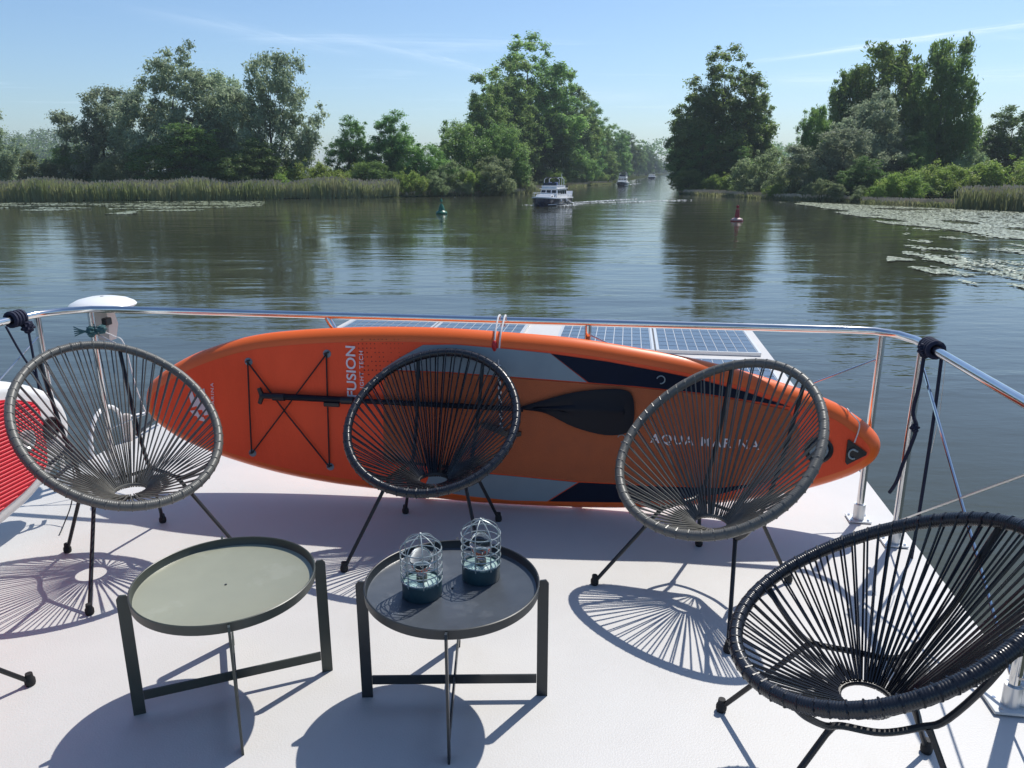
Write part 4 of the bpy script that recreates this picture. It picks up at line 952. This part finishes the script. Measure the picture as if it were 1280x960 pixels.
pad = [q for q in RO]; PD = insetY(RO, s2*.085); PD = [p for p in PD if p.y < -.17]
# the pad is ridged: run slats along its length
zs = sorted([p.z for p in PD]); zmin, zmax = zs[0], zs[-1]
n_r = 38
PDs = [p for p in insetY(RO, s2*.078)]
def padfilter(P, lim): return [Vector((0, min(p.y, lim-.75*(p.z-.44)**2), p.z)) for p in P]
base = padfilter(PDs, -.19)
m = MB(); m.loft([[(.001, p.y, p.z) for p in base], [(.0045, p.y, p.z) for p in base]]); m.build('pad_base', M['red_pad'], rb, smooth=False)
inn = padfilter(insetY(RO, s2*.088), -.20); zmin = min(p.z for p in inn); zmax = max(p.z for p in inn)
def span(z):
    ys = []
    for p, q in zip(inn, inn[1:]+inn[:1]):
        if (p.z-z)*(q.z-z) < 0: ys.append(p.y+(q.y-p.y)*(z-p.z)/(q.z-p.z))
    return (max(ys), min(ys)) if len(ys) >= 2 else None
for i in range(n_r):
    hh = (zmax-zmin)/n_r*.5; z = zmin+(zmax-zmin)*(i+.5)/n_r
    sa, sb, sc_ = span(z-hh*.7), span(z+hh*.7), span(z)
    if not (sa and sb and sc_): continue
    MB().loft([[(.0046, sa[0], z-hh*.78), (.0046, sa[1], z-hh*.78), (.0046, sb[1], z+hh*.78), (.0046, sb[0], z+hh*.78)], [(.0085, sa[0]-.004, z-hh*.35), (.0085, sa[1]+.004, z-hh*.35), (.0085, sb[1]+.004, z+hh*.35), (.0085, sb[0]-.004, z+hh*.35)]]).build('pad_ridge', M['red_pad'], rb)
def discx(mb, y, z, prof):
    vs = [(x, y+r*math.cos(2*PI*k/20), z+r*math.sin(2*PI*k/20)) for r, x in prof for k in range(20)]
    mb.add(vs, [(i*20+k, i*20+(k+1) % 20, (i+1)*20+(k+1) % 20, (i+1)*20+k) for i in range(len(prof)-1) for k in range(20)])
mb = MB(); discx(mb, -.15, .445, [(.055, .001), (.053, .010), (.042, .013), (.038, .006), (.02, .008), (.0005, .009)]); mb.build('air_valve', M['black_plastic'], rb)
mb = MB(); discx(mb, -.31, .44, [(.050, .006), (.048, .016), (.036, .020), (.030, .012), (.012, .014), (.0005, .014)]); mb.build('pad_eyelet', M['alu'], rb)
for zz in (.25, .33): MB().tube(catmull([(0, -.20, zz-.05), (.03, -.16, zz-.02), (.05, -.10, zz+.01), (.02, -.06, zz+.0)], 4), .009, 7).build('nose_strap', M['rope_navy'], rb)
MB().tube(catmull([(0, -.10, .30), (.06, -.12, .22), (.09, -.2, .10), (.08, -.26, .012), (.12, -.34, .006)], 5), .003, 6).build('leash', M['black_plastic'], rb)

# ================================================================ Acapulco-style cord chairs
def ringpt(S, t):
    a, k, b, th, z0, c, d = S
    u = a*math.sin(t)*(1+k*math.cos(t)); q = b*math.cos(t)
    return Vector((u, q*math.cos(th), z0+q*math.sin(th)+c*q*q/b+d*(u/a)**2))
def chair(S, hole, loc, yaw, label, rimm, cordm, pairs=58, cr=.0031, rr=.0185, feet=((.305, -.35), (.212, .24)), wrap=True, seedv=1):
    o = thing('cord_chair', label, 'chair', (loc[0], loc[1], 0), yaw, 'round cord chairs on the deck'); g = random.Random(seedv)
    N = 420; ts = [2*PI*i/N for i in range(N)]; P = [ringpt(S, t) for t in ts]
    # arc-length table
    acc = [0]
    for i in range(N): acc.append(acc[-1]+(P[(i+1) % N]-P[i]).length)
    Lr = acc[-1]
    def at_arc(s):
        s = s % Lr; lo, hi = 0, N
        while hi-lo > 1:
            m = (lo+hi)//2
            if acc[m] <= s: lo = m
            else: hi = m
        f = (s-acc[lo])/(acc[lo+1]-acc[lo]); return 2*PI*(lo+f)/N
    # rim wound with cord: radius ripples along the length
    nw = 1000 if wrap else 500
    pts = []; rs = []
    for i in range(nw):
        pts.append(ringpt(S, at_arc(Lr*i/nw))); rs.append(rr*(1+.028*(1 if i % 3 == 0 else (-1 if i % 3 == 1 else .3))+.01*math.sin(i*.21)))
    MB().tube(pts, rs, 10, closed=True).build('rim', rimm, o)
    H = Vector(hole); hr = .066
    MB().tube([H+Vector((hr*math.sin(a), hr*math.cos(a)*.98, .004*math.cos(a))) for a in [2*PI*k/28 for k in range(28)]], .0075, 7, closed=True).build('seat_ring', M['black_steel'] if cordm is M['cord_black'] else rimm, o)
    for i in range(pairs):
        s = Lr*(i+.5)/pairs+g.uniform(-.003, .003); t0 = at_arc(s-.0035); t1 = at_arc(s+Lr/pairs*.5)
        def hp(t, dz): 
            p = ringpt(S, t)-H; a = math.atan2(p.x, p.y)+g.uniform(-.03, .03); return H+Vector(((hr)*math.sin(a), hr*math.cos(a), dz))
        a0 = ringpt(S, t0); a1 = ringpt(S, t1); h0 = hp(t0, .0095); h1 = hp(t1, -.0085)
        tan = (ringpt(S, t0+.02)-a0).normalized(); inw = (h0-a0).normalized(); up_ = inw.cross(tan).normalized()
        if up_.z < 0: up_ = -up_
        loop = []
        rw = rr*1.0+cr*.12
        for q in (35, 90, 145, 200, 250, 300):
            A = R(q); loop.append(a0+(inw*math.cos(A)+up_*math.sin(A))*rw)
        inw1 = (h1-a1).normalized(); low = a1-up_*rw*.9+inw1*rw*.3
        sag0 = h0.lerp(loop[0], .45)-up_*.003
        path = [h0, sag0]+loop+[low, low.lerp(h1, .5), h1]
        MB().tube(path, cr, 5, cap=False).build('cord', cordm, o)
    fr = M['black_steel']
    for s in (-1, 1):
        tb = R(27)*s; tf = R(133)*s
        A = ringpt(S, tb); Bq = ringpt(S, tf); Jb = Vector((s*.135, .10, H.z+.042)); Jf = Vector((s*.165, -.115, H.z+.040))
        path = [A+Vector((0, .0, -.010)), A.lerp(Jb, .5)+Vector((0, .022, -.03)), A.lerp(Jb, .88)+Vector((0, .014, -.02)), Jb+Vector((0, -.015, -.004)), Jb.lerp(Jf, .5)+Vector((s*.012, 0, -.012)), Jf+Vector((0, .02, -.004)), Jf.lerp(Bq, .2)+Vector((0, 0, -.018)), Jf.lerp(Bq, .7)+Vector((0, 0, -.022)), Bq+Vector((0, .0, -.012))]
        MB().tube(catmull(path, 5), .0085, 8).build('side_support', fr, o)
        for (fx, fy), J in zip(feet, (Jf, Jb)):
            Fp = Vector((s*fx, fy, .012)); lg = MB().tube([J+Vector((0, 0, -.004)), J.lerp(Fp, .08), Fp], [.010, .0078, .0078], 8).build('leg', fr, o)
            MB().lathe([(.001, -.012), (.014, -.012), (.0165, -.004), (.0165, .008), (.012, .016), (.011, .03), (.001, .03)], c=Fp, n=12).build('foot_cap', M['rubber'], lg)
    MB().tube(catmull([(-.125, .085, H.z+.030), (-.05, .10, H.z+.020), (.05, .10, H.z+.020), (.125, .085, H.z+.030)], 4), .0075, 8).build('cross_tube', fr, o)
    return o
G1, G2 = M['rim_grey'], M['cord_grey']; K1, K2 = M['rim_black'], M['cord_black']
chair((.370, -.049, .461, .564, .625, -.030, -.007), (0, -.031, .30), (-1.628, 3.018), .802, 'dark grey cord chair at the left in front of the orange board nose', G1, G2, feet=((.308, -.365), (.205, .225)), seedv=1)
chair((.361, -.074, .388, .574, .598, -.045, -.004), (0, -.021, .299), (-.337, 3.134), -.189, 'black cord chair in the middle behind the lantern table', K1, K2, feet=((.30, -.335), (.230, .25)), seedv=2)
chair((.374, -.074, .425, .617, .614, -.031, -.013), (0, -.02, .269), (.793, 2.767), -.827, 'grey cord chair right of the middle in front of the board lettering', G1, G2, feet=((.305, -.347), (.212, .24)), seedv=3)
chair((.350, -.057, .378, .497, .608, -.032, -.037), (0, -.004, .30), (.907, 1.676), -1.77, 'large near black cord chair in the lower right corner', K1, K2, pairs=64, cr=.0030, feet=((.273, -.325), (.209, .238)), seedv=4)
p = ground(37, 856); yw = 1.9
lx, ly = .305, -.347
loc5 = (p.x-(lx*math.cos(yw)-ly*math.sin(yw)), p.y-(lx*math.sin(yw)+ly*math.cos(yw)))
chair((.370, -.06, .42, .58, .61, -.03, -.01), (0, -.02, .28), loc5, yw, 'cord chair almost out of view, only one leg showing at the left edge', K1, K2, seedv=5, pairs=50, wrap=False)

# ================================================================ tray tables
def tray_table(loc, rz, half, zt, label, frame, inner, rt):
    o = thing('tray_table', label, 'side table', (loc[0], loc[1], 0), rz, 'round tray tables on the deck')
    W, T = .034, .007
    for k in (0, 1):
        a = k*PI/2; M3 = Matrix.Rotation(a, 3, 'Z'); dz = 0 if k == 0 else .0
        for s in (-1, 1):
            m = MB()
            x = s*half
            # top end is cut at a slant like the real flat bars
            vs = [(x-s*.0, -T/2, 0), (x-s*W, -T/2, 0), (x-s*W, -T/2, zt-.01), (x-s*W*.75, -T/2, zt+.004), (x-s*W*.25, -T/2, zt+.006), (x, -T/2, zt-.006)]
            vs = [Vector(v)+Vector((s*W*.45, 0, 0)) for v in vs]
            m.loft([[tuple(M3 @ v) for v in vs], [tuple(M3 @ (v+Vector((0, T, 0)))) for v in vs]]); m.build('leg', frame, o, smooth=False)
        m = MB(); c = M3 @ Vector((0, 0, 0)); wz = .062 if k == 0 else .062
        ln = half*2-2*W*.55-.002
        if k == 0: m.box((0, 0, wz), (ln, T-.001, .030))
        else:
            for s in (-1, 1): m.box((0, s*(ln/4+.0045), wz), (T-.001, ln/2-.009, .030))
        m.build('crossbar', frame, o, smooth=False)
    R0 = rt
    tr = MB().lathe([(.0005, zt-.026), (R0-.004, zt-.026), (R0, zt-.022), (R0+.002, zt+.006), (R0-.001, zt+.0075), (R0-.0035, zt+.006), (R0-.005, zt-.016), (R0-.008, zt-.0205)], n=96).build('tray_rim', frame, o)
    MB().lathe([(R0-.0075, zt-.0195), (R0-.012, zt-.0215), (.0035, zt-.0215)], n=96).build('tray_floor', inner, o)
    MB().lathe([(.0036, zt-.0218), (.0036, zt-.0195), (.0005, zt-.019)], n=12).build('centre_screw', M['black_steel'], o)
    return o
A1, B1_, = ground(172, 893), ground(412, 838); c1 = (A1+B1_)/2; r1 = math.atan2(B1_.y-A1.y, B1_.x-A1.x)
tray_table(c1, r1, (B1_-A1).length/2-.005, .402, 'olive green round tray table on the left, its tray empty', M['olive_dark'], M['olive'], .266)
A2, B2_ = ground(457, 871), ground(680, 869); c2 = (A2+B2_)/2; r2 = math.atan2(B2_.y-A2.y, B2_.x-A2.x)
tray_table(c2, r2, (B2_-A2).length/2-.005, .402, 'dark slate round tray table holding the two caged lanterns', M['slate_frame'], M['slate_tray'], .262)

def lantern(px, py, label, rz):
    p = ground(px, py, .3815); o = thing('caged_lantern', label, 'lantern', p, rz, 'caged lanterns on the slate table')
    r = .0575
    MB().lathe([(.0005, 0), (r, 0), (r+.0015, .004), (r+.0015, .046), (r-.001, .049), (r-.004, .049), (r-.004, .042)], n=40).build('base', M['teal'], o)
    MB().lathe([(r-.003, .0425), (.024, .0440), (.022, .0455), (.0165, .0455)], n=40).build('top_plate', M['mint'], o)
    MB().lathe([(.0165, .044), (.0165, .062), (.012, .066), (.0005, .066)], n=20).build('socket', M['brass'], o)
    MB().lathe([(.011, .064), (.015, .074), (.029, .092), (.0345, .112), (.032, .131), (.020, .146), (.0005, .152)], n=28).build('bulb', M['glass'], o)
    MB().tube([(.004*math.cos(k*1.1), .004*math.sin(k*1.1), .072+k*.0028) for k in range(18)], .0008, 4).build('filament', M['brass'], o)
    rc = r+.003
    for z in (.054, .078, .102, .127, .150): MB().tube([(rc*math.cos(a), rc*math.sin(a), z) for a in [2*PI*k/36 for k in range(36)]], .0018, 6, closed=True).build('cage_ring', M['cage'], o)
    for k in range(8):
        a = 2*PI*k/8; c, s = math.cos(a), math.sin(a)
        MB().tube(catmull([(rc*c, rc*s, .044), (rc*c, rc*s, .10), (rc*c, rc*s, .150), (rc*.82*c, rc*.82*s, .170), (rc*.45*c, rc*.45*s, .186), (.003*c, .003*s, .194)], 4), .0018, 6).build('cage_rib', M['cage'], o)
    MB().ball((0, 0, .195), .0055, 8).build('cage_knot', M['cage'], o)
lantern(528, 742, 'left and nearer of two teal lanterns with wire cage and glass bulb', .2)
lantern(601.5, 721, 'right and farther of two teal lanterns with wire cage and glass bulb', .55)

# ================================================================ summer haze
hz = bpy.data.materials.new('haze_air'); hz.use_nodes = True; n = hz.node_tree; n.nodes.clear()
pv = n.nodes.new('ShaderNodeVolumePrincipled'); pv.inputs['Color'].default_value = (.76, .88, 1, 1); pv.inputs['Density'].default_value = HAZE = .00026; pv.inputs['Anisotropy'].default_value = .2
oo = n.nodes.new('ShaderNodeOutputMaterial'); n.links.new(pv.outputs[0], oo.inputs['Volume'])
USE_HAZE = True
if USE_HAZE:
    m = MB(); m.box((0, 1200, 27), (4200, 3100, 62)); o = m.build('haze', hz, smooth=False); tag(o, 'thin summer haze over the water and woods', 'haze', kind='stuff')
